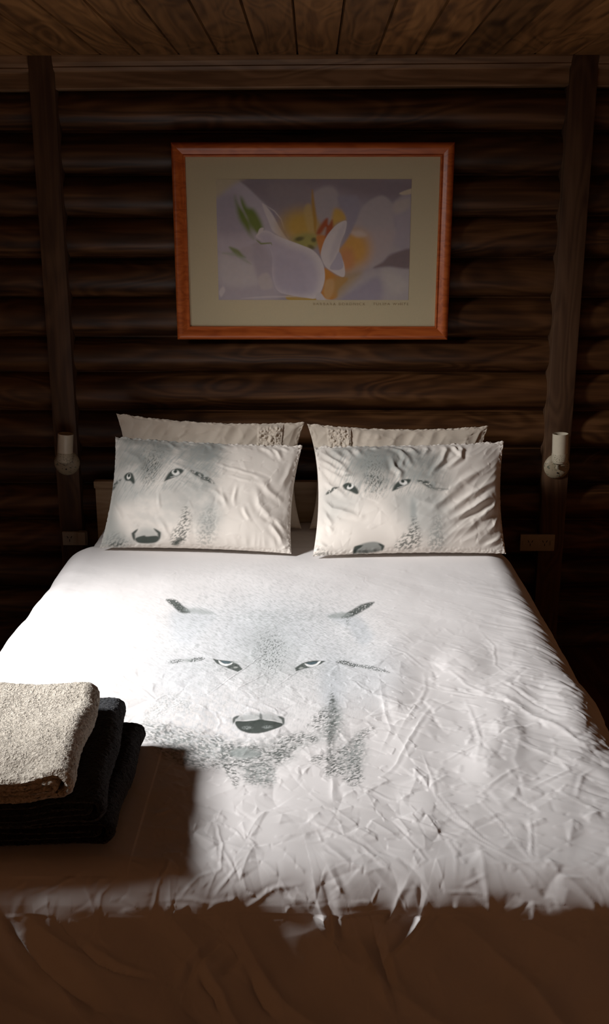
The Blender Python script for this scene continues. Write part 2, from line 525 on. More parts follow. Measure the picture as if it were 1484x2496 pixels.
def cornice(name, x0, x1, zl=0.0, zr=0.0):
    prof = [(0.05, 2.166), (-0.016, 2.166), (-0.020, 2.170), (-0.020, 2.222), (-0.026, 2.226), (-0.032, 2.236), (-0.030, 2.240), (-0.040, 2.252), (-0.044, 2.262), (-0.044, 2.268), (0.05, 2.268)]
    v = [(x, y, z + (zl if x == x0 else zr) * (z < 2.26)) for x in (x0, x1) for y, z in prof]; n = len(prof)
    b = MB(); b.add(v, [(i, i + 1, i + 1 + n, i + n) for i in range(n - 1)] + [tuple(range(n)), tuple(range(2 * n - 1, n - 1, -1))])
    tag(b.build(name, M_trim), kind='structure')


cornice('trim_3', PL[1] - 0.002, PR[0] + 0.002, -0.008, 0.004)
cornice('trim_4', XL, PL[0] + 0.002, -0.012, -0.012)
cornice('trim_5', PR[1] - 0.002, XR)

# left-wall window plus one added for fill (outside the frame): casing, sash and pane
xa, xb = XL - 0.17, XL + 0.02
for wname, wy0, wy1 in (('window_1', WY0, WY1), ('added_fill_window', QY0, QY1)):
    wn = MB()
    for lo, hi in (((xa, wy0 - .04, WZ0 - .05), (xb, wy1 + .04, WZ0)), ((xa, wy0 - .04, WZ1), (xb, wy1 + .04, WZ1 + .05)),
                   ((xa, wy0 - .04, WZ0), (xb, wy0, WZ1)), ((xa, wy1, WZ0), (xb, wy1 + .04, WZ1))):
        wn.box(lo, hi, 0.004)
    win = wn.build(wname, M_trim); tag(win, kind='structure')
    b = MB(); b.box((XL - 0.10, wy0, WZ0), (XL - 0.094, wy1, WZ1))
    b.build('window_pane', M_pane, win)['kind'] = 'structure'

# ------------------------------------------------------------------ bed
BX0, BX1 = -0.845, 0.680
bed = empty('bed', (-0.08, -1.2, 0))
tag(bed, 'double bed with pale wooden headboard standing against the dark log wall', 'bed')
HBY = -0.075
hb0 = at_y(231, 1174, HBY); hz = hb0[2]
b = MB(); b.box((hb0[0], HBY, 0.05), (-0.08 * 2 - hb0[0] + .02, -0.046, hz), 0.003)
b.box((hb0[0] - .004, HBY - .006, hz - .026), (-0.16 - hb0[0] + .024, -0.044, hz + .002), 0.003)
b.build('headboard', M_pale, bed, True)
b = MB(); b.box((BX0 + .06, -2.28, 0.14), (BX1 - .06, -0.08, 0.30), 0.01); b.build('bed_base', M_pale, bed, True)
b = MB(); b.box((BX0 + .05, -2.30, 0.302), (BX1 - .05, -0.085, 0.545), 0.05); b.build('mattress', M_blank, bed, True)
for sx in (BX0 + .1, BX1 - .1):
    for sy in (-2.2, -0.2):
        b = MB(); b.lathe([(0, 0), (.022, 0), (.03, .14), (0, .14)], (sx, sy, 0)); b.build('leg', M_pale, bed, True)
# fitted sheet: a thin rumpled skin over the head of the mattress
nx, ny = 220, 60
sx = np.linspace(-1, 1, nx); sy = np.linspace(-0.90, -0.088, ny)
SX, SY = np.meshgrid(sx, sy)
hw = (BX1 - BX0) / 2 - 0.02; cx = (BX0 + BX1) / 2
a = np.clip((np.abs(SX) - 0.86) / 0.14, 0, 1)
xx = cx + np.sign(SX) * np.where(np.abs(SX) > .86, hw - 0.06 + 0.06 * np.sin(np.minimum(a * 2, 1) * math.pi / 2), (hw - 0.06) * np.abs(SX) / .86)
zz = 0.565 - np.where(a < .5, 0.06 * (1 - np.cos(a * math.pi)), 0.06 + (a - .5) * 2 * 0.12)
zz = zz + 0.006 * fbm(xx * 5, SY * 14, 3, 3) + 0.003 * crumple(xx * 7, SY * 14, 4)
mesh_obj('fitted_sheet', np.stack([xx, SY, zz], -1).reshape(-1, 3), grid_faces(nx, ny), M_sheet, bed)


# ------------------------------------------------------------------ duvet
def axis_samples(parts):
    out = [parts[0][0]]
    for a, b, h in parts:
        n = max(1, int(round(abs(b - a) / h)))
        out += list(a + (b - a) * np.arange(1, n + 1) / n)
    return np.array(out)


R = 0.085                      # rounding at the foot
RS = 0.13                      # and along the sides
DX0, DX1 = -0.905, 0.735       # outer faces of the duvet
ARC = R * math.pi / 2
DROP = 0.40


def fold(s, lo, hi, R):
    """arc-length coordinate -> (position, drop, angle) for a sheet lying on [lo,hi] and hanging at both ends"""
    ARC = R * math.pi / 2
    pos = np.clip(s, lo + R, hi - R); drop = np.zeros_like(s); ang = np.zeros_like(s)
    for sg, e in ((1, hi - R), (-1, lo + R)):
        q = sg * (s - e)
        m = q > 0; t = np.clip(q / R, 0, math.pi / 2)
        pos = np.where(m, e + sg * R * np.sin(t), pos)
        drop = np.where(m, R * (1 - np.cos(t)) + np.maximum(q - ARC, 0), drop)
        ang = np.where(m, sg * t, ang)
    return pos, drop, ang


HEAD_Y = -0.40
xs = axis_samples([(DX0 - DROP, DX0 + 0.02, 0.008), (DX0 + 0.02, -0.50, 0.004), (-0.50, 0.25, 0.0016), (0.25, DX1 - 0.02, 0.0035), (DX1 - 0.02, DX1 + 0.1, 0.004), (DX1 + 0.1, DX1 + DROP, 0.008)])
T1 = -FOOT_Y
ts = axis_samples([(0.40, 0.95, 0.005), (0.95, 2.1, 0.0023), (2.1, 2.50, 0.0027), (2.50, 2.86, 0.005)])
S, T = np.meshgrid(xs, ts)
S = S.ravel(); T = T.ravel()
px_, dx_, ax_ = fold(S, DX0, DX1, RS)
py_, dy_, ay_ = fold(T, -9.0, T1, R)
# design coordinates: where each point of the flat cloth falls in the layout drawing
tz = np.stack([S, -T, np.full_like(S, BED_Z)], 1) - CAM
wz = tz @ FW
DX = 742 + F * (tz @ RT) / wz; DY = 1248 - F * (tz @ UP) / wz


def cl(px, py):
    """layout pixel -> cloth coordinates (top or hanging foot)"""
    p = at_z(px, py, BED_Z)
    if -p[1] <= T1 - R * 0.6: return (p[0], -p[1])
    q = at_y(px, py, FOOT_Y)
    return (q[0], (T1 - R + ARC) + (BED_Z - R - q[2]))


H = np.zeros_like(S)
rough_px = sstep(1450, 1750, DY)                                   # smooth near the pillows, crumpled to the foot
right_m = sstep(800, 1050, DX) * sstep(1500, 1650, DY)
foot_m = sstep(2080, 2150, DY)
drape = sstep(T1 - 0.02, T1 + 0.08, T)
crm = np.clip(0.10 + 0.75 * rough_px * (0.55 + 0.45 * right_m) + 0.35 * sstep(1900, 2050, DY), 0, 1.2) * (1 - 0.72 * drape)
H += 0.010 * fbm(S * 2.2, T * 2.2, 2, 21)
H += 0.0045 * fbm(S * 7, T * 7, 2, 25) * (0.3 + crm)
wx = S + 0.03 * fbm(S * 5, T * 5, 2, 31); wt = T + 0.03 * fbm(S * 5 + 9, T * 5, 2, 33)
ca, sa = math.cos(0.6), math.sin(0.6)
ra, rb = wx * ca + wt * sa, -wx * sa + wt * ca
H += 0.0034 * crm * (1 - 0.6 * foot_m) * crumple(ra * 6.5, rb * 10, 41, 0.10, 0.55)
H += 0.0023 * np.clip(crm + 0.25 * sstep(1560, 1700, DY), 0, 1.3) * crumple(wx * 15 + 3, wt * 13, 43, 0.11, 0.5)
H += 0.0014 * np.clip(crm + .25, 0, 1) * crumple(rb * 31, ra * 24, 47, 0.11, 0.45)
# tension ridges that run over the right-hand edge
rid = sstep(DX1 - 0.30, DX1 - 0.10, S) * (1 - sstep(DX1 + 0.02, DX1 + 0.14, S)) * sstep(0.6, 1.2, T)
rv = S * 0.86 + T * 0.5; ru = -S * 0.5 + T * 0.86              # ridges slant towards the foot
H += 0.0042 * rid * (np.abs(perlin(ru * 19 + 0.5 * perlin(rv * 6, ru * 6, 50), rv * 3.2, 51)) - 0.3)
H += 0.0022 * rid * (np.abs(perlin(ru * 41 + 0.5 * perlin(rv * 9, ru * 9, 50), rv * 5, 52)) - 0.3)
bro = sstep(0.05, 0.25, S) * sstep(1.1, 1.4, T) * (1 - sstep(1.9, 2.2, T))
H += 0.010 * bro * perlin(S * 7 + T * 3, T * 2.6 - S * 2.0, 57)
rid2 = (1 - sstep(DX0 + 0.05, DX0 + 0.25, S)) * sstep(0.5, 0.7, T)
H += 0.0025 * rid2 * perlin((T - S * .6) * 13, S * 3, 53)
# hanging folds
H += drape * (0.026 * fbm(S * 4.4 + T * 2.6, T * 1.5, 2, 61) + 0.018 * np.abs(perlin(S * 8 - T * 5, T * 2.5, 63)) + 0.004 * crumple(S * 7 - T * 3, T * 6, 65, 0.12, 0.5))
sidem = np.maximum(sstep(DX1 + 0.03, DX1 + 0.25, S), 1 - sstep(DX0 - 0.25, DX0 - 0.03, S))
H += sidem * 0.015 * (perlin(T * 6, S * 1.0, 67) + 0.3)


def z5(*p): return [(900 + x / 2.541, 1500 + y / 2.541) for x, y in p]
def z1(*p): return [(330 + x / 2.283, 1430 + y / 2.283) for x, y in p]
def z7(*p): return [(742 + x / 2, 1960 + y / 2) for x, y in p]
def z6(*p): return [(x / 2, 1960 + y / 2) for x, y in p]


FOLDS = [  # traced creases of the cloth: (points, height m, width m)
    (z5((740, 455), (880, 530), (1010, 610), (1180, 700), (1330, 790)), .012, .020),
    (z5((800, 400), (930, 480), (1080, 565), (1200, 640)), -.009, .010),
    (z5((480, 330), (600, 420), (720, 480), (800, 500)), .006, .009),
    (z5((340, 350), (345, 450), (270, 570), (190, 700)), .005, .008),
    (z5((400, 510), (330, 620), (250, 760), (160, 930), (60, 1010)), .006, .008),
    (z5((590, 500), (640, 620), (690, 770), (660, 920)), .006, .008),
    (z5((700, 690), (690, 790), (750, 890)), -.005, .006),
    (z5((330, 870), (380, 980), (410, 1110), (520, 1250)), .0045, .006),
    (z5((690, 800), (560, 850), (470, 890)), .004, .006),
    (z5((940, 940), (860, 980), (760, 1050), (680, 1110)), .005, .007),
    (z5((1270, 950), (1130, 1010), (1010, 1060)), .006, .008),
    (z5((1280, 1140), (1320, 1000), (1380, 960)), .007, .008),
    (z5((0, 1080), (130, 1140), (330, 1170)), .004, .007),
    (z5((450, 1120), (560, 1260), (700, 1380), (850, 1480)), .0045, .006),
    (z5((690, 1150), (820, 1290), (920, 1420), (990, 1510)), .0045, .005),
    (z5((990, 1260), (1003, 1510)), .0045, .005),
    (z5((690, 100), (770, 180), (780, 300), (880, 380)), .0045, .006),
    (z5((60, 200), (220, 250), (350, 330)), .004, .007),
    (z5((1150, 800), (1140, 870), (1250, 930)), .005, .008),
    (z5((880, 600), (930, 760), (900, 900), (980, 1100)), .007, .022),
    (z5((1050, 640), (1200, 700), (1400, 860)), .006, .010),
    (z1((400, 612), (580, 475), (700, 385), (820, 308)), .0045, .003),
    (z1((555, 582), (650, 530), (770, 460)), .0035, .003),
    (z1((780, 565), (880, 490), (960, 445)), .0035, .003),
    (z1((1360, 540), (1380, 660), (1420, 800), (1370, 900)), .005, .010),
    (z1((1090, 1050), (1100, 1200)), .008, .012),
    (z1((440, 690), (470, 760), (450, 800)), .004, .006),
    (z1((20, 560), (110, 640), (170, 600)), .005, .007),
    (z7((0, 80), (150, 150), (280, 210), (380, 290), (510, 420)), .006, .008),
    (z7((80, 180), (220, 290), (350, 360), (450, 460)), .008, .012),
    (z7((60, 130), (80, 180), (0, 190)), .004, .006),
    (z7((120, 350), (160, 420), (190, 470)), .010, .010),
    (z7((40, 380), (60, 480), (110, 600)), .014, .018),
    (z7((95, 430), (130, 560), (150, 700)), -.010, .014),
    (z7((520, 390), (455, 490), (400, 590)), .008, .010),
    (z7((610, 440), (560, 560), (480, 680), (370, 790)), .010, .016),
    (z7((150, 550), (300, 548), (430, 525)), .006, .008),
    (z7((1240, 390), (1400, 400), (1440, 450)), .005, .006),
    (z7((700, 460), (820, 455), (910, 475)), .005, .006),
    (z7((780, 440), (905, 385)), .005, .006),
    (z7((720, 90), (850, 180), (960, 240), (1100, 300), (1200, 440)), .004, .006),
    (z7((560, 130), (690, 160), (740, 240), (750, 400)), .0045, .007),
    (z7((1100, 70), (1110, 260)), .004, .005),
    (z7((1010, 130), (1100, 270)), .004, .005),
    (z7((920, 330), (1150, 320), (1380, 300)), .005, .010),
    (z7((450, 120), (590, 270), (540, 300)), .004, .006),
    (z6((20, 470), (100, 400), (70, 365)), .006, .008),
    (z6((190, 475), (300, 405), (395, 360)), .007, .008),
    (z6((395, 365), (400, 440), (470, 540)), .005, .008),
    (z6((480, 525), (490, 460), (570, 375)), .006, .008),
    (z6((742, 540), (760, 420), (800, 310)), .006, .007),
    (z6((870, 480), (950, 390), (1060, 350)), .006, .007),
    (z6((1005, 465), (1040, 370), (1075, 300), (1085, 190), (1050, 60)), .006, .006),
    (z6((1040, 470), (1165, 330)), .006, .007),
    (z6((1080, 210), (1140, 300), (1180, 260)), .005, .006),
    (z6((1170, 540), (1330, 440), (1460, 420)), .006, .008),
    (z6((760, 490), (870, 480), (1030, 500), (1150, 480)), .005, .007),
    (z6((0, 620), (180, 860), (330, 1060)), -.016, .030),
    (z6((60, 560), (250, 800), (450, 1060)), .012, .030),
    (z6((380, 680), (480, 800), (560, 850), (700, 900)), .008, .014),
    (z6((900, 940), (940, 830), (1080, 700)), .008, .014),
    (z6((960, 900), (1040, 1000), (1060, 1070)), .009, .014),
    (z6((1080, 880), (1180, 780)), .007, .014),
    (z6((1200, 860), (1330, 1070)), .009, .018),
    (z7((260, 650), (350, 900), (420, 1070)), -.010, .020),
    (z7((340, 640), (380, 770), (430, 980)), .008, .012),
]
for pts, amp, w in FOLDS:
    P = np.array([cl(*p) for p in pts])
    lo = P.min(0) - 12 * w; hi = P.max(0) + 12 * w
    i = np.nonzero((S > lo[0]) & (S < hi[0]) & (T > lo[1]) & (T < hi[1]))[0]
    if not i.size: continue
    jx = S[i] + 0.002 * perlin(S[i] * 40, T[i] * 40, 71); jt = T[i] + 0.002 * perlin(S[i] * 40, T[i] * 40, 73)
    d, sd, fr = seg_dist(jx, jt, P)
    e = np.sin(np.clip(fr, 0.03, 0.97) * math.pi) ** 0.6
    H[i] += np.where(T[i] > T1 + 0.03, 1.8, 0.30) * amp * e * (0.8 * np.exp(-d / (0.5 * w)) - 0.5 * np.exp(-((sd - 1.1 * w) / (0.7 * w)) ** 2) + 0.45 * np.tanh(sd / (0.5 * w)) * np.exp(-d / (3.0 * w)))

# pillows press the cloth flat, towels too
calm = 1 - 0.8 * (1 - sstep(0.55, 0.75, T))
H *= calm
H *= 1 - 0.7 * ((S < -0.33) & (S > -0.86) & (T > 1.86) & (T < 2.33))
ox = np.sin(ax_); oy = np.sin(ay_)
oz = np.cos(ax_) * np.cos(ay_)
drop = np.maximum(dx_, dy_)
VX = px_ + H * ox; VY = -(py_ + H * oy); VZ = BED_Z - drop + H * np.maximum(oz, 0)
VY += 0.16 * np.maximum(dy_ - R * 0.6, 0) ** 1.0       # the hanging end leans in under the bed
# head end tucks down under the pillows
he = 1 - sstep(0.40, 0.46, T)
VZ -= 0.012 * he
DUV = np.stack([VX, VY, VZ], 1)

# the print: dark green-grey ink on white cotton
INK = (0.045, 0.058, 0.050)
MIDG = (0.30, 0.33, 0.32)
PALE = (0.62, 0.645, 0.675)
WHITE = (0.80, 0.775, 0.768)
pt = Paint(DX, np.where(T < T1, DY, 9999), WHITE)


def q1(*p): return z1(*p)
def q2(*p): return [(380 + x / 4.947, 1440 + y / 4.947) for x, y in p]
def q3(*p): return [(680 + x / 4.947, 1440 + y / 4.947) for x, y in p]
def q4(*p): return [(500 + x / 3.226, 1700 + y / 3.226) for x, y in p]


def fleck(sx, sy, rot=0.0, thr=0.0, s=0, soft=0.25):
    c, d = math.cos(rot), math.sin(rot)
    return lambda X, Y: sstep(thr, thr + soft, fbm((X * c + Y * d) / sx, (-X * d + Y * c) / sy, 3, s))


# soft fur tone
pt.ell((655, 1580), (240, 150), PALE, 0.8, 0.5)
pt.ell((655, 1545), (165, 75), PALE, 0.7, 0.75)
pt.ell((655, 1590), (60, 75), MIDG, 0.8, 0.35)
pt.poly(q1((200, 140), (330, 120), (450, 150), (400, 230), (300, 330), (200, 300)), PALE, 18, 0.8)
pt.poly(q1((1070, 160), (1180, 150), (1270, 190), (1320, 290), (1250, 330), (1180, 230)), PALE, 12, 0.9)
pt.ell((440, 1640), (90, 60), PALE, 0.8, 0.6); pt.ell((880, 1640), (90, 70), PALE, 0.8, 0.6)
pt.ell((810, 1665), (30, 70), PALE, 0.7, 0.9)
pt.ell((480, 1760), (150, 90), PALE, 0.8, 0.5, tex=fleck(14, 8, .5, -.1, 5))
pt.ell((640, 1560), (280, 150), MIDG, 0.6, 0.46, tex=fleck(13, 2.6, 0.5, -0.1, 81, .5))
pt.ell((760, 1570), (190, 120), MIDG, 0.6, 0.30, tex=fleck(13, 2.6, -0.4, -0.05, 83, .5))
pt.ell((650, 1700), (260, 120), MIDG, 0.6, 0.26, tex=fleck(2.8, 12, 0.2, -0.05, 85, .5))
pt.ell((660, 1592), (34, 52), INK, 0.7, 0.75, tex=fleck(3.2, 6, 0.5, 0.12, 87, .15))
pt.ell((650, 1500), (170, 14), MIDG, 0.9, 0.35, tex=fleck(10, 3, 0, -.05, 88))
# ears
fe = fleck(4, 4, 0, -0.45, 91)
pt.line(q1((175, 75), (215, 90), (255, 120), (300, 135)), INK, 8.5, 3.0, 0.92, tex=fe)
pt.line(q1((215, 95), (270, 140)), INK, 6, 3, 0.55, tex=fleck(3, 3, 0, -.1, 92))
pt.line(q1((270, 125), (350, 130), (430, 140)), MIDG, 6, 4, 0.6)
pt.line(q1((1325, 85), (1265, 110), (1215, 140), (1150, 165)), INK, 8.5, 3.0, 0.92, tex=fe)
pt.line(q1((1230, 130), (1180, 170), (1180, 210)), INK, 7, 4, 0.5, tex=fleck(3, 3, 0, -.1, 93))
pt.line(q1((1070, 160), (1130, 155), (1200, 150)), MIDG, 7, 4, 0.7)
# brow lines beside the eyes
fb = fleck(3.5, 2.2, 0, -0.2, 95)
pt.line(q2((160, 870), (250, 860), (330, 840)), INK, 5, 2.5, 0.85, tex=fb)
pt.line(q2((390, 855), (470, 835), (590, 820)), INK, 5, 2, 0.9, tex=fb)
pt.line(q2((330, 845), (430, 840)), MIDG, 4, 3, 0.6)
pt.line(q3((690, 862), (800, 870), (880, 900), (960, 905)), INK, 5.5, 2.5, 0.9, tex=fb)
pt.line(q3((900, 900), (1000, 915), (1100, 940), (1330, 1005)), INK, 4, 2.5, 0.75, tex=fb)
# eyes
pt.poly(q2((685, 820), (740, 828), (830, 838), (920, 848), (1000, 895), (1045, 945), (985, 978), (900, 948), (800, 912), (735, 882)), INK, 1.5, 0.97, sm=False)
pt.poly(q2((755, 838), (770, 880), (830, 912), (900, 895), (925, 862), (880, 878), (830, 880), (790, 858)), (0.85, 0.86, 0.86), 1.1)
pt.poly(q2((790, 842), (840, 848), (905, 858), (880, 880), (830, 882), (795, 862)), (0.06, 0.10, 0.12), 1.2)
pt.ell(q2((960, 925))[0], (5, 2.2), (0.45, 0.46, 0.44), 0.5, 0.8)
pt.line(q2((900, 850), (1000, 870)), MIDG, 3, 2, 0.6)
pt.poly(q3((190, 940), (275, 880), (350, 858), (450, 845), (560, 852), (500, 890), (400, 925), (300, 945), (205, 982)), INK, 1.5, 0.97, sm=False)
pt.poly(q3((308, 882), (340, 915), (400, 922), (460, 900), (505, 855), (470, 858), (430, 885), (370, 895)), (0.85, 0.86, 0.86), 1.1)
pt.poly(q3((330, 880), (380, 868), (465, 856), (440, 885), (380, 897)), (0.06, 0.10, 0.12), 1.2)
pt.ell(q3((265, 938))[0], (5, 2.2), (0.45, 0.46, 0.44), 0.5, 0.8, rot=-.3)
pt.ell((545, 1628), (45, 14), MIDG, 0.9, 0.35, tex=fleck(6, 2.2, .4, -.1, 96)); pt.ell((750, 1632), (45, 14), MIDG, 0.9, 0.35, tex=fleck(6, 2.2, -.4, -.1, 97))
# nose
pt.poly(q4((225, 180), (300, 140), (440, 128), (560, 140), (615, 180), (605, 210), (240, 205)), MIDG, 6, 0.55)
pt.line(q4((222, 205), (228, 170), (265, 148)), INK, 3.5, 2, 0.9)
pt.line(q4((575, 150), (612, 168), (617, 210)), INK, 3.5, 2, 0.9)
pt.line(q4((435, 130), (440, 180)), INK, 3.5, 2.5, 0.7)
pt.poly(q4((242, 192), (340, 186), (440, 178), (530, 188), (606, 200), (598, 228), (530, 262), (420, 287), (300, 268), (250, 235)), INK, 1.6, 0.97)
pt.line(q4((245, 188), (340, 182), (420, 180)), (.75, .75, .74), 1.2, 1, 0.8); pt.line(q4((460, 180), (550, 186), (605, 198)), (.75, .75, .74), 1.2, 1, 0.8)
pt.ell(q4((330, 240))[0], (12, 4), MIDG, 0.5, 0.8, tex=fleck(4, 2, 0, -.2, 98)); pt.ell(q4((490, 238))[0], (12, 4), MIDG, 0.5, 0.8, tex=fleck(4, 2, 0, -.2, 99))
# pine trees and fur of the muzzle
def needles(seed, rot, thr):
    a = fleck(9.5, 3.4, rot, thr - 0.12, seed, .35); b2 = fleck(24, 10, rot, -0.35, seed + 1, .5)
    return lambda X, Y: a(X, Y) * (0.25 + 0.75 * b2(X, Y))


pt.poly(q4((140, 350), (400, 330), (640, 300), (860, 290), (880, 350), (720, 430), (700, 500), (560, 540), (300, 560), (120, 480)), MIDG, 25, 0.5, tex=fleck(12, 7, 0, -.5, 117, .8))
tf = needles(101, 0.0, -0.10); tf2 = needles(103, -0.3, -0.06); tf3 = needles(105, 0.35, -0.08)
tree = lambda *p: p
pt.poly(q4((1000, -40), (1040, 60), (1060, 200), (1010, 330), (980, 420), (960, 300), (900, 270), (800, 230), (850, 150), (920, 90), (960, 30)), INK, 9, 0.85, tex=tf2)
pt.poly(q4((1000, 40), (1080, 130), (1060, 330), (900, 330), (960, 200)), MIDG, 20, 0.75, tex=fleck(9, 6, 0, -.45, 107, .7))
pt.line(q4((1000, 0), (1000, 200), (985, 420), (985, 620)), INK, 9, 7, 0.55, tex=fleck(7, 7, 0, -.3, 108))
pt.poly(q4((1320, 230), (1250, 330), (1240, 450), (1230, 560), (1240, 660), (1150, 700), (1050, 620), (960, 640), (930, 560), (820, 500), (900, 450), (1000, 440), (1050, 390), (1150, 350), (1200, 280)), INK, 10, 0.85, tex=tf2)
pt.poly(q4((1180, 300), (1260, 400), (1200, 600), (1080, 560), (1060, 430)), MIDG, 25, 0.7, tex=fleck(9, 6, 0, -.45, 109, .7))
pt.poly(q4((520, 370), (600, 310), (720, 280), (860, 290), (880, 350), (760, 400), (640, 450), (560, 470)), INK, 10, 0.8, tex=tf2)
pt.poly(q4((140, 360), (300, 360), (430, 380), (520, 400), (640, 430), (700, 490), (560, 540), (540, 690), (420, 700), (310, 660), (300, 570), (180, 540), (120, 480)), INK, 10, 0.8, tex=tf)
pt.poly(q4((120, 490), (200, 520), (270, 600), (245, 720), (190, 640), (150, 570)), INK, 7, 0.85, tex=tf3)
pt.poly(q4((190, 430), (240, 395), (330, 400), (440, 440), (400, 470), (300, 480), (230, 460)), MIDG, 6, 0.85)
pt.poly(q4((300, 560), (420, 520), (540, 560), (530, 700), (400, 680), (310, 650)), MIDG, 14, 0.65, tex=fleck(8, 6, 0, -.45, 111, .7))
pt.poly(q1((0, 780), (120, 760), (300, 800), (460, 820), (520, 880), (490, 1000), (340, 1010), (200, 960), (40, 850)), INK, 12, 0.75, tex=tf3)
pt.poly(q1((30, 770), (200, 800), (440, 850), (460, 960), (250, 960)), MIDG, 25, 0.6, tex=fleck(9, 6, 0.3, -.4, 113, .7))
pt.line(q1((40, 760), (190, 640), (330, 690)), MIDG, 22, 14, 0.5, tex=fleck(5, 3, .3, -.05, 115))
duvet = mesh_obj('duvet', DUV, grid_faces(len(xs), len(ts), flip=True), M_duvet, None, True, pt.C)
tag(duvet, 'white duvet printed with a large grey wolf face and pine trees, spread over the bed', 'duvet')


# ------------------------------------------------------------------ pillows
def pillow(name, c, front, back, mat, label, group, wr, paint=None, cat='pillow', n=(300, 190), ear=0.03, pinch=0.05, nrm=None):
    """c: corners BL, BR, TR, TL of the seam; wr(u, v) gives fold height on the front"""
    c = [np.array(p, float) for p in c]
    nu, nv = n

    def warp(t): return np.sin(t * math.pi / 2 * 0.9) / math.sin(math.pi / 2 * 0.9)
    uu = warp(np.linspace(-1, 1, nu)); vv = warp(np.linspace(-1, 1, nv))
    U, V = np.meshgrid(uu, vv); U = U.ravel(); V = V.ravel()
    un, vn = np.cross(c[1] - c[0], c[3] - c[0]), None
    N = un / np.linalg.norm(un)
    if N[1] > 0: N = -N

    def surf(U, V):
        a = (U * (1 - pinch * (1 - V * V) * np.abs(U) ** 4) + 1) / 2
        b = (V * (1 - pinch * 0.9 * (1 - U * U) * np.abs(V) ** 4) + 1) / 2
        P = (np.outer((1 - a) * (1 - b), c[0]) + np.outer(a * (1 - b), c[1]) + np.outer(a * b, c[2]) + np.outer((1 - a) * b, c[3]))
        th = (np.clip(1 - np.abs(U) ** 2.6, 0, 1) ** 0.62) * (np.clip(1 - np.abs(V) ** 2.4, 0, 1) ** 0.62)
        edge = np.minimum(1 - np.abs(U), (1 - np.abs(V)) * 0.65)
        return P, th, edge
    P, th, edge = surf(U, V)
    h = wr(U, V) * sstep(0.0, 0.10, edge)
    sag = 1 - 0.25 * V                                         # fuller towards the bottom
    PF = P + np.outer(front * th * sag + h, N)
    seam = 0.004 * perlin(U * 14, V * 14, 131) + 0.003 * perlin(U * 33, V * 33, 133)
    rim = 1 - sstep(0, 0.05, edge)
    PF += np.outer(rim * seam, N); PF[:, 2] += rim * seam * (np.abs(V) > .9) * (V > 0)
    PB = P - np.outer(back * th * (1 - 0.15 * V), N) - np.outer(0.003 * fbm(U * 6, V * 6, 2, 5) * sstep(0, .1, edge), N)
    PB += np.outer(rim * seam, N); PB[:, 2] += rim * seam * (np.abs(V) > .9) * (V > 0)
    f1 = grid_faces(nu, nv); f2 = grid_faces(nu, nv, nu * nv, flip=True)
    col = None
    base = (0.80, 0.745, 0.68)
    if paint is not None:
        pa = Paint((U + 1) / 2 * 100, (1 - V) / 2 * 100, base); paint(pa)
        col = np.concatenate([pa.C, np.tile(np.array(base), (U.size, 1))])
    o = mesh_obj(name, np.concatenate([PF, PB]), np.concatenate([f1, f2]), mat, None, True, col)
    import bmesh
    bm = bmesh.new(); bm.from_mesh(o.data)
    bmesh.ops.remove_doubles(bm, verts=[v for v in bm.verts if v.is_boundary], dist=0.0006)
    bm.to_mesh(o.data); bm.free()
    tag(o, label, cat, group)
    return o, surf, N, front


def pil_xy(cs):
    """layout pixels of a pillow's corners (BL, BR, TR, TL) -> function giving 0..100 design coordinates"""
    BL, BR, TR, TL = [np.array(p, float) for p in cs]

    def f(zx, zy, ox, oy, sc=2.748):
        p = np.array([ox + zx / sc, oy + zy / sc])
        a, b = 0.5, 0.5
        for _ in range(12):
            q = BL * (1 - a) * (1 - b) + BR * a * (1 - b) + TR * a * b + TL * (1 - a) * b
            da = (BR - BL) * (1 - b) + (TR - TL) * b; db = (TL - BL) * (1 - a) + (TR - BR) * a
            m = np.array([da, db]).T; s_ = np.linalg.solve(m, p - q); a += s_[0]; b += s_[1]
        return (a * 100, (1 - b) * 100)
    return f


def fl2(sx, sy, rot, thr, s, soft=.25):
    # design units are 0..100 on both axes: x unit = 7 mm, y unit = 4.2 mm
    c, d = math.cos(rot), math.sin(rot)
    return lambda X, Y: sstep(thr, thr + soft, fbm((X * 7 * c + Y * 4.2 * d) / sx, (-X * 7 * d + Y * 4.2 * c) / sy, 3, s))


CL = [(243, 1336), (710, 1350), (737, 1086), (281, 1064)]
CR = [(762, 1356), (1233, 1350), (1228, 1076), (766, 1088)]
fL = pil_xy(CL); fR = pil_xy(CR)
PG = (0.25, 0.265, 0.25)
PM = (0.42, 0.43, 0.41)


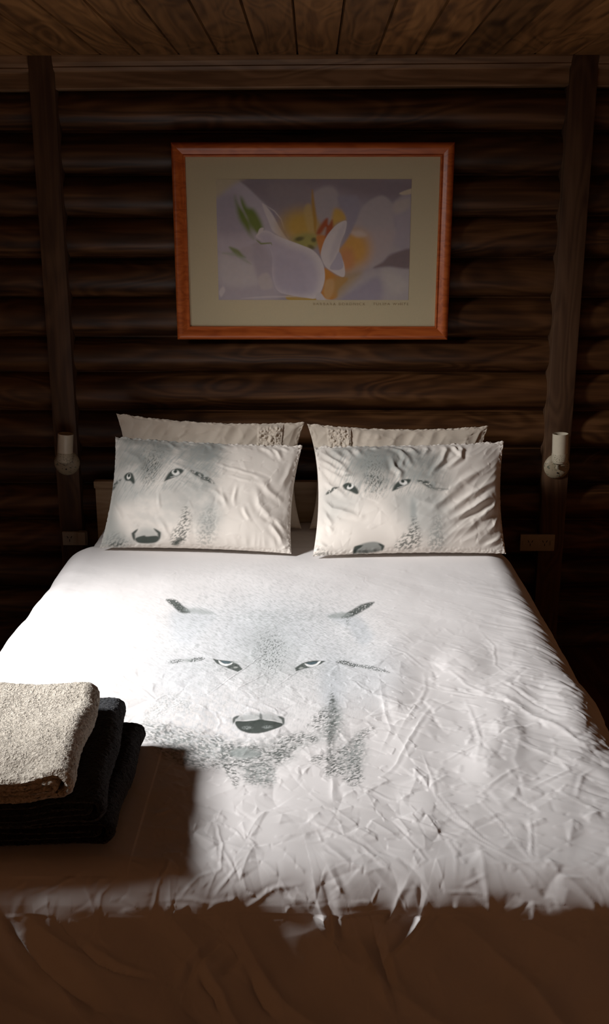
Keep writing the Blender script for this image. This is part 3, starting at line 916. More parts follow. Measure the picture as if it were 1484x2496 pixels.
def paint_left(p):
    k = lambda *a: [fL(x, y, 220, 980) for x, y in a]
    c = lambda x, y: fL(x, y, 220, 980)
    p.poly(k((160, 230), (420, 230), (700, 260), (860, 300), (900, 420), (840, 600), (760, 660), (700, 560), (560, 440), (420, 560), (250, 470), (140, 560)), PG, 9, 0.75, tex=fl2(90, 60, 0, -.75, 201, 1.0))
    p.poly(k((150, 520), (260, 480), (420, 640), (330, 700), (140, 720), (90, 650)), PM, 8, 0.7)
    p.poly(k((60, 960), (70, 860), (130, 740), (220, 880), (300, 960)), PM, 7, 0.7)
    p.ell(c(820, 330), (7, 15), PG, 0.6, 0.7); p.ell(c(440, 350), (9, 20), PG, 0.7, 0.6)
    p.ell(c(640, 640), (12, 18), PM, 0.7, 0.5); p.ell(c(820, 800), (6, 14), PM, 0.7, 0.6)
    p.poly(k((160, 240), (820, 270), (860, 560), (500, 640), (150, 640)), MIDG, 6, 0.6, tex=fl2(7, 45, 0.5, -0.15, 203, .6))
    p.poly(k((500, 240), (880, 280), (860, 600), (600, 560)), MIDG, 6, 0.5, tex=fl2(45, 7, 0.4, -0.1, 205, .6))
    p.ell(c(430, 490), (4.5, 13), INK, 0.7, 0.85, tex=fl2(4, 16, 0.3, 0.0, 207, .35))
    p.ell(c(440, 400), (6, 14), INK, 0.8, 0.45, tex=fl2(4, 16, -0.4, 0.05, 208, .35))
    # eyes
    p.poly(k((230, 522), (258, 500), (296, 508), (318, 560), (308, 582), (282, 560), (246, 552)), INK, 0.7, 0.97)
    p.ell(c(270, 526), (1.35, 2.6), (0.80, 0.79, 0.75), 0.2); p.ell(c(270, 519), (0.8, 1.7), INK, 0.25)
    p.ell(c(284, 520), (.9, 1.6), INK, .3, .6)
    p.poly(k((526, 574), (555, 518), (600, 488), (652, 500), (632, 530), (592, 550), (548, 568)), INK, 0.7, 0.97)
    p.ell(c(600, 517), (1.9, 2.8), (0.80, 0.79, 0.75), 0.2, rot=-.4); p.ell(c(598, 509), (1.0, 1.7), INK, 0.25)
    p.line(k((630, 520), (600, 540), (560, 550)), (.6, .6, .58), .35, .3, .8)
    p.line(k((640, 470), (700, 470), (740, 520)), PM, 1.5, 1, .7)
    fb_ = fl2(14, 9, .5, -.25, 211)
    p.line(k((130, 600), (150, 565), (205, 540)), INK, 1.3, 0.8, 0.9, tex=fb_); p.line(k((120, 605), (150, 575)), INK, 1.0, .7, .7)
    p.line(k((705, 505), (750, 530), (800, 560), (850, 590)), INK, 2.0, 1.0, 0.9, tex=fb_)
    # nose
    p.ell(c(398, 925), (6.8, 6.5), MIDG, 0.45, 0.55)
    p.poly(k((60, 970), (90, 760), (150, 560), (180, 600), (170, 760), (260, 960)), PG, 5, 0.55)
    p.poly(k((330, 640), (700, 640), (690, 760), (640, 860), (520, 900), (300, 880)), PM, 9, 0.35, tex=fl2(60, 40, 0.3, -.6, 217, .9))
    p.poly(k((700, 560), (900, 640), (860, 900), (720, 860)), PM, 7, 0.5, tex=fl2(30, 30, 0.3, -.5, 219, .9))
    p.line(k((310, 945), (308, 905), (340, 880)), INK, 0.9, 0.6, 0.95); p.line(k((455, 880), (486, 905), (484, 940)), INK, 0.9, 0.6, 0.95)
    p.poly(k((318, 935), (380, 920), (400, 926), (470, 924), (482, 945), (440, 965), (340, 963)), INK, 0.7, 0.95)
    # trees
    tt = fl2(13, 7, -0.5, -.15, 213, .35)
    p.poly(k((665, 740), (700, 800), (690, 880), (650, 960), (560, 975), (580, 900), (630, 840)), INK, 2.0, 0.75, tex=tt)
    p.poly(k((780, 780), (860, 760), (840, 960), (740, 975)), PG, 4, 0.5, tex=fl2(10, 9, .4, -.1, 215))
    p.poly(k((80, 960), (120, 900), (200, 900), (270, 968)), PG, 3, 0.7, tex=tt)
    p.poly(k((140, 975), (160, 950), (260, 970)), INK, 1.5, 0.7, tex=tt)
    p.poly(k((560, 975), (600, 945), (640, 940), (600, 980)), INK, 1.2, 0.8)


def paint_right(p):
    k = lambda *a: [fR(x, y, 720, 980) for x, y in a]
    c = lambda x, y: fR(x, y, 720, 980)
    p.poly(k((150, 310), (400, 290), (700, 300), (900, 330), (960, 480), (1000, 640), (900, 720), (740, 620), (540, 640), (420, 600), (330, 480), (220, 360)), PG, 9, 0.7, tex=fl2(90, 60, 0, -.75, 301, 1.0))
    p.ell(c(520, 430), (10, 18), PG, 0.7, 0.75); p.ell(c(860, 480), (7, 16), PG, 0.7, 0.5)
    p.poly(k((150, 640), (300, 660), (420, 740), (250, 830), (150, 800)), PM, 8, 0.5)
    p.poly(k((640, 700), (900, 680), (1000, 780), (980, 980), (820, 940), (700, 860)), PM, 8, 0.7)
    p.poly(k((300, 330), (900, 340), (960, 640), (560, 700), (300, 640)), MIDG, 6, 0.6, tex=fl2(7, 45, 0.4, -0.15, 303, .6))
    p.ell(c(520, 600), (5, 12), INK, 0.7, 0.85, tex=fl2(4, 16, 0.3, 0.0, 307, .35))
    p.ell(c(510, 500), (5, 14), INK, 0.8, 0.5, tex=fl2(4, 16, -0.4, 0.05, 308, .35))
    p.poly(k((304, 612), (345, 598), (392, 632), (412, 672), (396, 684), (350, 658), (318, 640)), INK, 0.7, 0.97)
    p.ell(c(356, 628), (1.7, 2.5), (0.80, 0.79, 0.75), 0.2, rot=.3); p.ell(c(354, 620), (0.9, 1.6), INK, 0.25)
    p.poly(k((632, 668), (655, 618), (700, 588), (756, 588), (740, 620), (692, 645), (648, 664)), INK, 0.7, 0.97)
    p.ell(c(706, 608), (1.9, 2.6), (0.80, 0.79, 0.75), 0.2, rot=-.4); p.ell(c(703, 600), (1.0, 1.6), INK, 0.25)
    p.line(k((735, 615), (700, 636), (660, 650)), (.6, .6, .58), .35, .3, .8)
    fb_ = fl2(14, 9, .5, -.25, 311)
    p.line(k((180, 655), (230, 630), (272, 622)), INK, 1.4, 0.8, 0.9, tex=fb_)
    p.line(k((320, 540), (360, 550)), INK, 1.2, 1, 0.5)
    p.line(k((800, 598), (850, 612), (890, 648)), INK, 1.8, 1.0, 0.9, tex=fb_); p.line(k((870, 650), (940, 655), (1010, 655)), INK, 1.2, 1.0, 0.5, tex=fb_)
    p.poly(k((388, 1030), (405, 1002), (450, 984), (520, 976), (572, 990), (578, 1016), (500, 1026)), PG, 0.9, 0.9)
    p.line(k((388, 1030), (402, 1006), (440, 996)), INK, 1.3, 0.6, 0.95); p.line(k((550, 986), (578, 1000), (574, 1020)), INK, 0.8, 0.5, 0.95)
    p.line(k((400, 1022), (500, 1024), (572, 1016)), INK, 0.8, .6, .6)
    tt = fl2(13, 7, -0.4, -.15, 313, .35)
    p.poly(k((770, 830), (800, 890), (820, 1000), (660, 1010), (700, 950), (750, 900)), INK, 2.0, 0.75, tex=tt)
    p.poly(k((930, 830), (960, 900), (980, 1000), (880, 1000)), PG, 3, 0.6, tex=fl2(10, 9, .4, -.15, 315))
    p.ell(c(770, 790), (1.6, 10), MIDG, .8, .6)
    p.poly(k((110, 1030), (125, 980), (200, 1010), (260, 1040)), INK, 2, 0.55, tex=tt)


def ridge(U, V, ang, f, s, along=0.25):
    x = U * 0.35; y = V * 0.21
    c, d = math.cos(ang), math.sin(ang)
    a = x * c + y * d; b = -x * d + y * c
    wv = b + 0.012 * perlin(a * 9, b * 9, s + 3)
    return 0.55 - np.abs(perlin(a * f * along, wv * f, s)) * 2.0


def traced(U, V, conv, ox, oy, folds):
    X = U * 0.35; Y = V * 0.21; h = np.zeros_like(X)
    jx = X + 0.004 * perlin(X * 22, Y * 22, 191); jy = Y + 0.004 * perlin(X * 22, Y * 22, 193)
    for pts, amp, w in folds:
        P = np.array([conv(x, y, ox, oy) for x, y in pts])
        P = np.stack([(P[:, 0] / 50 - 1) * 0.35, (1 - P[:, 1] / 50) * 0.21], 1)
        d, sd, fr = seg_dist(jx, jy, P)
        e = np.sin(np.clip(fr, 0.04, 0.96) * math.pi) ** 0.7
        h += amp * e * (np.exp(-(d / w) ** 1.5) - 0.5 * np.exp(-((sd - 1.6 * w) / w) ** 2) - 0.3 * np.exp(-((sd + 1.6 * w) / w) ** 2))
    return h


F_LEFT = [(p, a_ * 0.8, w_) for p, a_, w_ in [
    (((470, 255), (540, 280), (600, 330)), .006, .008), (((780, 262), (810, 290), (830, 335)), .006, .008), (((1140, 290), (1200, 330), (1250, 375)), .008, .009),
    (((1200, 295), (1260, 345), (1290, 400)), .008, .008), (((1280, 300), (1340, 335)), .006, .007), (((870, 270), (940, 312)), .006, .008), (((650, 255), (720, 280)), .006, .008),
    (((860, 450), (950, 480), (1100, 520), (1200, 560)), .004, .006), (((960, 540), (1100, 572)), .003, .005), (((1150, 550), (1230, 640), (1320, 700)), .007, .012),
    (((1130, 640), (1150, 720), (1220, 780), (1320, 800)), .008, .012), (((1150, 765), (1230, 805), (1330, 830)), .006, .009), (((1220, 840), (1280, 920), (1300, 965)), .008, .010),
    (((1250, 820), (1335, 870)), .006, .009), (((900, 640), (940, 740)), .005, .008), (((1040, 740), (1090, 830)), .005, .008), (((1000, 600), (985, 720)), .004, .007),
    (((1290, 1000), (1340, 970)), .006, .006), (((480, 810), (540, 900), (570, 950)), .005, .008), (((490, 640), (500, 760)), .003, .006), (((840, 630), (920, 700)), .005, .008),
    (((120, 680), (200, 760), (240, 830)), .006, .010), (((1300, 600), (1350, 500), (1380, 400)), .006, .012), (((560, 440), (700, 520), (800, 600)), .003, .010), (((200, 330), (330, 400), (380, 470)), .004, .012)]]
F_RIGHT = [
    (((1000, 800), (1130, 700), (1280, 600), (1370, 540)), .007, .010), (((1010, 860), (1180, 760), (1310, 665)), .008, .010), (((1070, 840), (1200, 745), (1330, 680)), .006, .008),
    (((1180, 845), (1260, 790), (1330, 730)), .008, .009), (((1230, 835), (1300, 780), (1365, 695)), .009, .009), (((1270, 900), (1330, 860), (1380, 785)), .008, .009),
    (((960, 700), (1100, 590), (1260, 480)), .007, .014), (((890, 790), (1000, 700), (1080, 640)), .006, .012), (((1240, 1000), (1320, 962), (1392, 930)), .006, .008), (((1000, 940), (1150, 880), (1260, 820)), .005, .012),
    (((990, 300), (1000, 360), (960, 450), (890, 540)), .011, .011), (((1090, 290), (1112, 350), (1090, 420), (1000, 500)), .010, .010), (((1050, 300), (1085, 385)), .008, .008),
    (((620, 320), (700, 360), (740, 420), (770, 490)), .009, .010), (((660, 300), (760, 330), (815, 385)), .009, .009), (((630, 420), (650, 500), (690, 540), (680, 590)), .009, .010),
    (((700, 380), (720, 430), (695, 490)), .007, .008), (((480, 310), (560, 340)), .006, .009), (((330, 325), (365, 380)), .007, .010), (((400, 325), (445, 395)), .007, .010), (((870, 300), (880, 350), (850, 400)), .007, .009),
    (((150, 330), (260, 420), (345, 520)), .008, .011), (((150, 390), (250, 480), (375, 555)), .008, .011), (((160, 455), (300, 565)), .007, .010), (((230, 320), (330, 420)), .006, .010),
    (((170, 560), (260, 640), (330, 700)), .006, .010), (((160, 680), (230, 760), (330, 800), (425, 830)), .009, .010), (((170, 780), (240, 870)), .007, .009), (((185, 850), (245, 905)), .006, .008),
    (((130, 950), (200, 1000), (300, 1028)), .007, .008), (((118, 985), (170, 1012)), .006, .006), (((760, 730), (900, 760), (1000, 740)), .004, .012)]


def wr_left(U, V):
    g = np.exp(-((V - 1) / 0.14) ** 2)
    h = 0.010 * fbm(U * 1.6, V * 1.1, 2, 141)
    h += 0.0035 * g * ridge(U, V, 1.9, 30, 143)
    h += 0.0016 * crumple(U * 6, V * 4.5, 149, .12, .5)
    h += 0.003 * np.exp(-((V + 1) / 0.2) ** 2) * ridge(U, V, 1.5, 26, 151)
    return h + traced(U, V, fL, 220, 980, F_LEFT)


def wr_right(U, V):
    g = np.exp(-((V - 1) / 0.16) ** 2)
    h = 0.010 * fbm(U * 1.6, V * 1.1, 2, 161)
    h += 0.0045 * g * ridge(U, V, -1.9, 22, 163)
    h += 0.0018 * ridge(U, V, 0.75, 26, 168) * sstep(-.1, .4, U)
    h += 0.0014 * crumple(U * 6, V * 4.5, 169, .12, .5)
    return h + 0.9 * traced(U, V, fR, 720, 980, F_RIGHT)


def wr_rear(s):
    return lambda U, V: 0.012 * fbm(U * 2.2, V * 1.4, 2, s) + 0.006 * np.exp(-((V - 1) / 0.5) ** 2) * ridge(U, V, 1.2, 17, s + 2) + 0.003 * crumple(U * 6, V * 5, s + 4, .12, .5)


ZB = 0.592
yt = -0.285


def corner(px, py, z=None, y=None):
    return at_z(px, py, z) if z is not None else at_y(px, py, y)


pillow('pillow', [corner(*CL[0], z=ZB), corner(*CL[1], z=ZB), corner(*CL[2], y=-0.30), corner(*CL[3], y=yt)], 0.075, 0.055, M_pillow,
       'wolf print pillow whose whole dark nose shows above its bottom edge', 'wolf print pillows', wr_left, paint_left)
pillow('pillow', [corner(*CR[0], z=ZB), corner(*CR[1], z=ZB), corner(*CR[2], y=-0.30), corner(*CR[3], y=-0.29)], 0.075, 0.055, M_pillow,
       'wolf print pillow with deep diagonal creases and its nose cut off by the bottom edge', 'wolf print pillows', wr_right, paint_right)


def rear(c, label, s, ua, ub):
    o, surf, N, fr = pillow('pillow', c, 0.055, 0.045, M_cream, label, 'plain pillows at the back', wr_rear(s), n=(200, 130), pinch=0.10)
    # ruched band sewn on the front
    nu, nv = 60, 150
    uu = np.linspace(ua, ub, nu); vv = np.linspace(-0.97, 0.985, nv)
    U, V = np.meshgrid(uu, vv); U = U.ravel(); V = V.ravel()
    P, th, edge = surf(U, V)
    lip = np.minimum((U - ua), (ub - U)) / (ub - ua)
    ru = 0.0035 + (0.010 * (np.abs(perlin(U * 16, V * 11, s + 9)) + 0.6 * np.abs(perlin(U * 30, V * 22, s + 11)))) * sstep(0, .12, lip)
    h = wr_rear(s)(U, V) * sstep(0, .1, edge)
    P = P + np.outer(fr * th * (1 - .25 * V) + h + ru * sstep(0, .06, edge) + 0.001, N)
    mesh_obj('ruched_panel', P, grid_faces(nu, nv), M_cream, o)
    return o


ra_ = [at_y(283, 1007, -0.15), at_y(742, 1029, -0.15)]
rear([(-0.735, -0.20, 0.575), (-0.040, -0.20, 0.575), ra_[1], ra_[0]], 'plain cream pillow with ruched band, behind the wolf pillow that shows its whole nose', 171, 0.50, 0.78)
rb_ = [at_y(748, 1032, -0.15), at_y(1190, 1038, -0.15)]
rear([(-0.010, -0.20, 0.575), (0.665, -0.20, 0.575), rb_[1], rb_[0]], 'plain cream pillow with ruched band, behind the wolf pillow with the cut-off nose', 181, -0.80, -0.52)


# ------------------------------------------------------------------ towels
def towel(x0, x1, y0, y1, z0, h, rot, mat, label, s, base=0, layers=4):
    t = h / layers
    xr = x1; path = []

    def arc(cx, cz, r, a0, a1, n=14):
        for k in range(n + 1):
            q = a0 + (a1 - a0) * k / n
            path.append((cx + r * math.cos(q), cz + r * math.sin(q)))
    # spiral: bottom layer, round the right edge, top layer, round the left, inner upper, inner right, inner lower
    zb, zt = t / 2, h - t / 2
    R0 = (zt - zb) / 2
    for x in np.linspace(x0 + R0, xr - R0 - t / 2, 90): path.append((x, zb))
    arc(xr - R0 - t / 2, (zb + zt) / 2, R0, -math.pi / 2, math.pi / 2, 22)
    for x in np.linspace(xr - R0 - t / 2, x0 + R0 + t / 2, 110)[1:]: path.append((x, zt))
    za = h - 1.5 * t; r1 = (zt - za) / 2
    arc(x0 + R0 + t / 2, (zt + za) / 2, r1, math.pi / 2, 3 * math.pi / 2, 8)
    xi = xr - R0 - t * 1.3
    for x in np.linspace(x0 + R0 + t / 2, xi, 80)[1:]: path.append((x, za))
    zc = 1.5 * t; r2 = (za - zc) / 2
    arc(xi, (za + zc) / 2, r2, math.pi / 2, -math.pi / 2, 8)
    for x in np.linspace(xi, x0 + R0 + t, 60)[1:]: path.append((x, zc))
    P = np.array(path)
    tg = np.gradient(P, axis=0); tg /= np.linalg.norm(tg, axis=1)[:, None] + 1e-9
    nrm = np.stack([tg[:, 1], -tg[:, 0]], 1)
    K = len(P); ring = np.concatenate([np.arange(K), np.arange(K)[::-1]]); sgn = np.concatenate([np.ones(K), -np.ones(K)])
    ys = axis_samples([(y0, y0 + 0.02, 0.0022), (y0 + 0.02, y1 - 0.02, 0.0036), (y1 - 0.02, y1, 0.0022)])
    half = t * 0.56
    A, B = np.meshgrid(np.arange(2 * K), np.arange(len(ys)))
    A = A.ravel(); Y = ys[B.ravel()]
    e = np.minimum(Y - y0, y1 - Y)
    rr = np.sqrt(np.clip(1 - (1 - np.clip(e / (half * 1.3), 0, 1)) ** 2, 0.0, 1))
    pc = P[ring[A]]; nn = nrm[ring[A]] * sgn[A][:, None]
    arcl = np.cumsum(np.r_[0, np.linalg.norm(np.diff(P, axis=0), axis=1)])[ring[A]]
    outer = sgn[A] * 0 + 1
    fz = 0.0019 * perlin(arcl * 150, Y * 150 + sgn[A] * 40, s) + 0.0012 * perlin(arcl * 330, Y * 330 + sgn[A] * 40, s + 1)
    X = pc[:, 0] + nn[:, 0] * (half * rr + fz); Z = pc[:, 1] + nn[:, 1] * (half * rr + fz)
    # soft sag, a bowed front edge and a tilt of the free corner
    sg = 0.005 * fbm(X * 6, Y * 6, 3, 406)
    lift = base + Z / h
    Z = Z + sg * lift - 0.004 * sstep(0.09, 0, Y - y0) * lift
    Yb = Y + 0.008 * perlin(X * 6 + s, Z * 20, s + 7) + 0.006 * perlin(X * 3, Z * 60, s + 8)
    Xb = X + 0.006 * perlin(Y * 8, Z * 8, s + 9)
    Z = np.maximum(Z, 0.001) if base == 0 else Z
    c, d = math.cos(rot), math.sin(rot); mx, my = x1, y0
    XX = mx + (Xb - mx) * c - (Yb - my) * d; YY = my + (Xb - mx) * d + (Yb - my) * c
    V = np.stack([XX, YY, Z + z0], 1)
    nr = 2 * K
    f = grid_faces(nr, len(ys), closed_u=True)
    # close both ends
    v0 = []
    for row in (0, len(ys) - 1):
        o_ = row * nr
        q = np.array([[o_ + i, o_ + i + 1, o_ + nr - 2 - i, o_ + nr - 1 - i] for i in range(K - 1)])
        v0.append(q if row == 0 else q[:, ::-1])
    f = np.concatenate([f] + v0)
    o = mesh_obj('folded_towel', V, f, mat)
    tag(o, label, 'towel', 'folded towels on the bed')
    return o


ZT = 0.588
towel(-0.86, -0.365, -2.270, -1.885, ZT, 0.056, 0.0, M_black, 'black folded towel at the bottom of the stack, lying on the duvet', 401)
towel(-0.88, -0.375, -2.285, -1.880, ZT + 0.062, 0.053, 0.075, M_char, 'charcoal folded towel in the middle of the stack, under the beige one', 411, 1)
towel(-0.92, -0.425, -2.300, -1.950, ZT + 0.122, 0.056, 0.05, M_beige, 'light beige folded terry towel on top of the dark towels', 421, 2)

# ------------------------------------------------------------------ framed picture
FYB, FYF = -0.006, -0.034
cs = [at_y(417, 347, FYF), at_y(1111, 345, FYF), at_y(1090, 829, FYF), at_y(430, 828, FYF)]
fx0 = (cs[0][0] + cs[3][0]) / 2; fx1 = (cs[1][0] + cs[2][0]) / 2; fz1 = (cs[0][2] + cs[1][2]) / 2; fz0 = (cs[2][2] + cs[3][2]) / 2
pic = empty('framed_picture', ((fx0 + fx1) / 2, FYB, fz0))
tag(pic, 'orange-brown wood framed print of a pale flower, hanging on the log wall', 'picture')
prof = [(0.0, FYB), (0.0, FYF + .010), (0.002, FYF + .004), (0.007, FYF), (0.014, FYF - .002), (0.022, FYF + .0005), (0.030, FYF + .006), (0.037, FYF + .011), (0.041, FYF + .012), (0.044, FYF + .009), (0.048, FYF + .010), (0.050, FYF + .018)]
v = []; n = len(prof)
for cx_, cz_, sx_, sz_ in ((fx0, fz0, 1, 1), (fx1, fz0, -1, 1), (fx1, fz1, -1, -1), (fx0, fz1, 1, -1)):
    for d, y in prof: v.append((cx_ + sx_ * d, y, cz_ + sz_ * d))
b = MB()
for side in range(4):
    i0 = side * n; i1 = ((side + 1) % 4) * n
    b.add([v[i0 + k] for k in range(n)] + [v[i1 + k] for k in range(n)], [(k, k + 1, n + k + 1, n + k) for k in range(n - 1)])
fo = b.build('frame', M_frame, pic, True); sharp(fo, 0.7)
b = MB(); b.box((fx0 + .01, FYB - .001, fz0 + .01), (fx1 - .01, FYB + .001, fz1 - .01)); b.build('backing', M_pale, pic)
MY = FYF + .018
b = MB(); b.box((fx0 + .046, MY, fz0 + .046), (fx1 - .046, MY + .003, fz1 - .046)); b.build('mat_board', M_mat, pic)
# flower print
pa_ = at_y(528, 437, MY); pb_ = at_y(1003, 437, MY); pc_ = at_y(995, 731, MY); pd_ = at_y(531, 731, MY)
gx0 = (pa_[0] + pd_[0]) / 2; gx1 = (pb_[0] + pc_[0]) / 2; gz1 = pa_[2]; gz0 = pd_[2]
nu, nv = 380, 232
U, V = np.meshgrid(np.linspace(0, 1, nu), np.linspace(0, 1, nv)); U = U.ravel(); V = V.ravel()
PXX = 25 + U * 1430; PYY = 942 - V * 890
p = Paint(PXX, PYY, (0.40, 0.36, 0.41))
LAV = (0.56, 0.52, 0.585); LIT = (0.74, 0.69, 0.69); SHD = (0.36, 0.325, 0.40); DRK = (0.24, 0.20, 0.23)
p.poly([(180, 40), (1480, 40), (1480, 200), (1100, 190), (800, 120), (500, 260), (380, 220)], (0.29, 0.25, 0.29), 70)
p.poly([(400, 80), (700, 100), (720, 330), (600, 380), (500, 330)], (0.33, 0.29, 0.32), 50)
p.poly([(20, 480), (300, 500), (450, 640), (470, 950), (20, 950)], (0.52, 0.48, 0.53), 60)
p.poly([(830, 960), (980, 770), (1230, 700), (1470, 660), (1470, 960)], (0.50, 0.465, 0.48), 50)
p.poly([(930, 960), (1060, 850), (1220, 770), (1260, 900), (1200, 960)], (0.40, 0.37, 0.45), 30)
p.poly([(1260, 720), (1400, 760), (1450, 850), (1330, 900)], (0.58, 0.54, 0.52), 40)
p.poly([(10, 160), (150, 60), (230, 90), (380, 230), (490, 340), (550, 490), (430, 440), (330, 450), (300, 520), (20, 560)], LAV, 12)
p.poly([(20, 200), (160, 150), (200, 300), (280, 440), (120, 470), (20, 430)], SHD, 60, 0.55)
p.poly([(40, 600), (150, 620), (300, 670), (370, 700), (300, 830), (60, 820)], (0.62, 0.585, 0.60), 35)
p.poly([(300, 545), (440, 560), (450, 760), (340, 790), (300, 700)], (0.48, 0.44, 0.50), 22)
p.poly([(330, 770), (400, 740), (440, 840), (350, 860)], (0.62, 0.57, 0.56), 12, .8)
p.poly([(365, 225), (430, 290), (480, 380), (555, 495), (510, 475), (440, 430), (400, 340), (372, 270)], LIT, 6)
p.poly([(395, 245), (450, 285), (500, 340), (552, 485), (500, 420), (440, 310)], SHD, 6)
p.line([(380, 235), (450, 280), (500, 340), (525, 420)], LIT, 4, 3, .7)
fg = lambda X, Y: sstep(-.7, .1, fbm((X * .8 - Y * .3) / 60, (Y * .8 + X * .3) / 200, 2, 503))
p.poly([(165, 170), (215, 190), (250, 250), (300, 270), (345, 340), (365, 405), (330, 460), (290, 480), (230, 400), (185, 320)], (0.17, 0.25, 0.06), 24, 1.0, tex=fg)
p.poly([(110, 545), (170, 560), (215, 600), (235, 625), (170, 610)], (0.20, 0.28, 0.10), 12, 0.9, tex=fg)
p.line([(60, 590), (160, 600), (270, 670)], (0.35, 0.42, 0.30), 12, 10, 0.5)
p.ell((650, 390), (150, 120), (0.60, 0.39, 0.09), 0.6)
p.poly([(740, 150), (860, 100), (925, 180), (900, 290), (850, 400), (780, 350), (750, 260)], (0.47, 0.43, 0.45), 22)
p.poly([(670, 270), (720, 240), (760, 450), (700, 420)], (0.62, 0.45, 0.18), 18, .8)
p.line([(730, 130), (735, 220), (750, 340), (752, 450)], (0.50, 0.28, 0.05), 13, 10, .9)
p.poly([(890, 270), (950, 280), (985, 340), (920, 370), (870, 400)], (0.66, 0.42, 0.11), 22)
p.ell((690, 500), (105, 58), (0.40, 0.38, 0.12), 0.45)
p.ell((635, 485), (34, 16), (0.10, 0.11, 0.05), 0.6, .9, rot=-.2); p.ell((742, 492), (20, 17), (0.10, 0.11, 0.05), 0.6, .9); p.ell((722, 545), (26, 14), (0.12, 0.12, 0.04), 0.6, .8, rot=.4)
p.poly([(765, 460), (850, 470), (840, 540), (800, 610), (775, 540)], (0.62, 0.24, 0.07), 12)
p.poly([(760, 440), (815, 350), (845, 335), (850, 380), (878, 345), (884, 410), (850, 450), (826, 475), (830, 400), (790, 450)], (0.42, 0.10, 0.04), 14)
p.poly([(985, 470), (1040, 380), (1110, 240), (1240, 170), (1330, 250), (1345, 400), (1460, 400), (1470, 570), (1320, 590), (1260, 650), (1190, 695), (1080, 722), (960, 720)], (0.49, 0.445, 0.46), 14)
p.poly([(1320, 240), (1460, 160), (1470, 560), (1330, 520), (1350, 400)], (0.45, 0.41, 0.46), 20)
p.poly([(1330, 220), (1440, 190), (1440, 260), (1340, 300)], (0.58, 0.52, 0.46), 22, .7)
p.poly([(1370, 150), (1475, 115), (1475, 150), (1400, 165)], (0.66, 0.58, 0.44), 6)
p.poly([(1120, 430), (1330, 440), (1260, 620), (1100, 690)], (0.55, 0.46, 0.46), 50, .6)
p.poly([(1190, 700), (1260, 655), (1320, 600), (1475, 560), (1475, 700), (1300, 690)], (0.24, 0.195, 0.21), 14)
p.ell((1040, 560), (120, 135), (0.70, 0.38, 0.10), 0.55)
p.ell((985, 640), (60, 90), (0.66, 0.30, 0.13), 0.6)
p.poly([(1010, 430), (1090, 425), (1130, 460), (1060, 470)], LIT, 18, .55)
p.poly([(915, 190), (1000, 170), (1065, 180), (1070, 290), (1010, 450), (930, 550), (985, 350)], (0.37, 0.345, 0.42), 14)
p.poly([(815, 700), (920, 760), (1000, 780), (930, 860), (885, 940), (580, 945), (600, 915), (760, 920), (815, 830)], (0.64, 0.28, 0.06), 12)
p.poly([(900, 770), (1100, 730), (1000, 850), (900, 930)], (0.48, 0.33, 0.14), 40, .7)
p.poly([(550, 905), (760, 915), (760, 945), (560, 945)], (0.56, 0.37, 0.08), 6)
p.poly([(980, 352), (905, 385), (835, 470), (800, 560), (797, 620), (830, 690), (890, 735), (955, 768), (976, 745), (965, 660), (930, 590), (945, 500), (975, 430)], LIT, 4)
p.poly([(862, 705), (900, 630), (928, 580), (952, 620), (962, 690), (930, 715)], (0.52, 0.49, 0.58), 6)
p.poly([(925, 420), (975, 370), (960, 470), (920, 570), (870, 660), (860, 600)], (0.60, 0.56, 0.60), 18, .7)
big = [(312, 465), (345, 430), (400, 425), (470, 460), (560, 497), (650, 530), (740, 572), (800, 645), (824, 730), (818, 820), (765, 925), (680, 925), (560, 905), (470, 870), (432, 760), (432, 620), (400, 540), (335, 490)]
p.poly(big, (0.76, 0.71, 0.72), 4)
p.poly([(330, 470), (400, 440), (470, 490), (560, 540), (690, 590), (760, 680), (780, 780), (740, 890), (560, 890), (460, 820), (440, 640)], (0.57, 0.53, 0.62), 40)
p.poly([(440, 620), (640, 680), (700, 880), (560, 890), (450, 830)], (0.50, 0.465, 0.56), 50, .8)
p.line([(312, 490), (350, 520), (425, 515), (430, 530)], (0.20, 0.27, 0.07), 6, 4, .85)
p.poly([(340, 410), (370, 405), (360, 430), (325, 460)], LIT, 4)
p.poly([(758, 895), (790, 885), (830, 930), (870, 945), (770, 945)], (0.68, 0.64, 0.66), 6)
p.poly([(830, 800), (890, 790), (890, 880), (850, 940), (820, 900)], (0.66, 0.42, 0.20), 14, .8)
p.line([(200, 930), (420, 918), (600, 915)], LIT, 7, 5, .6)
p.poly([(30, 880), (60, 840), (75, 870), (45, 920)], LIT, 8, .8)
# paper shows through where the upper corner of the picture fades out
p.poly([(-60, -60), (230, 20), (150, 90), (20, 190), (-60, 260)], (0.60, 0.53, 0.38), 28)
p.C *= (1 + 0.05 * fbm(PXX / 40, PYY / 40, 3, 505))[:, None]
Vt = np.stack([gx0 + U * (gx1 - gx0), np.full_like(U, MY - 0.0008), gz0 + V * (gz1 - gz0)], 1)
mesh_obj('flower_print', Vt, grid_faces(nu, nv), M_print, pic, True, p.C)
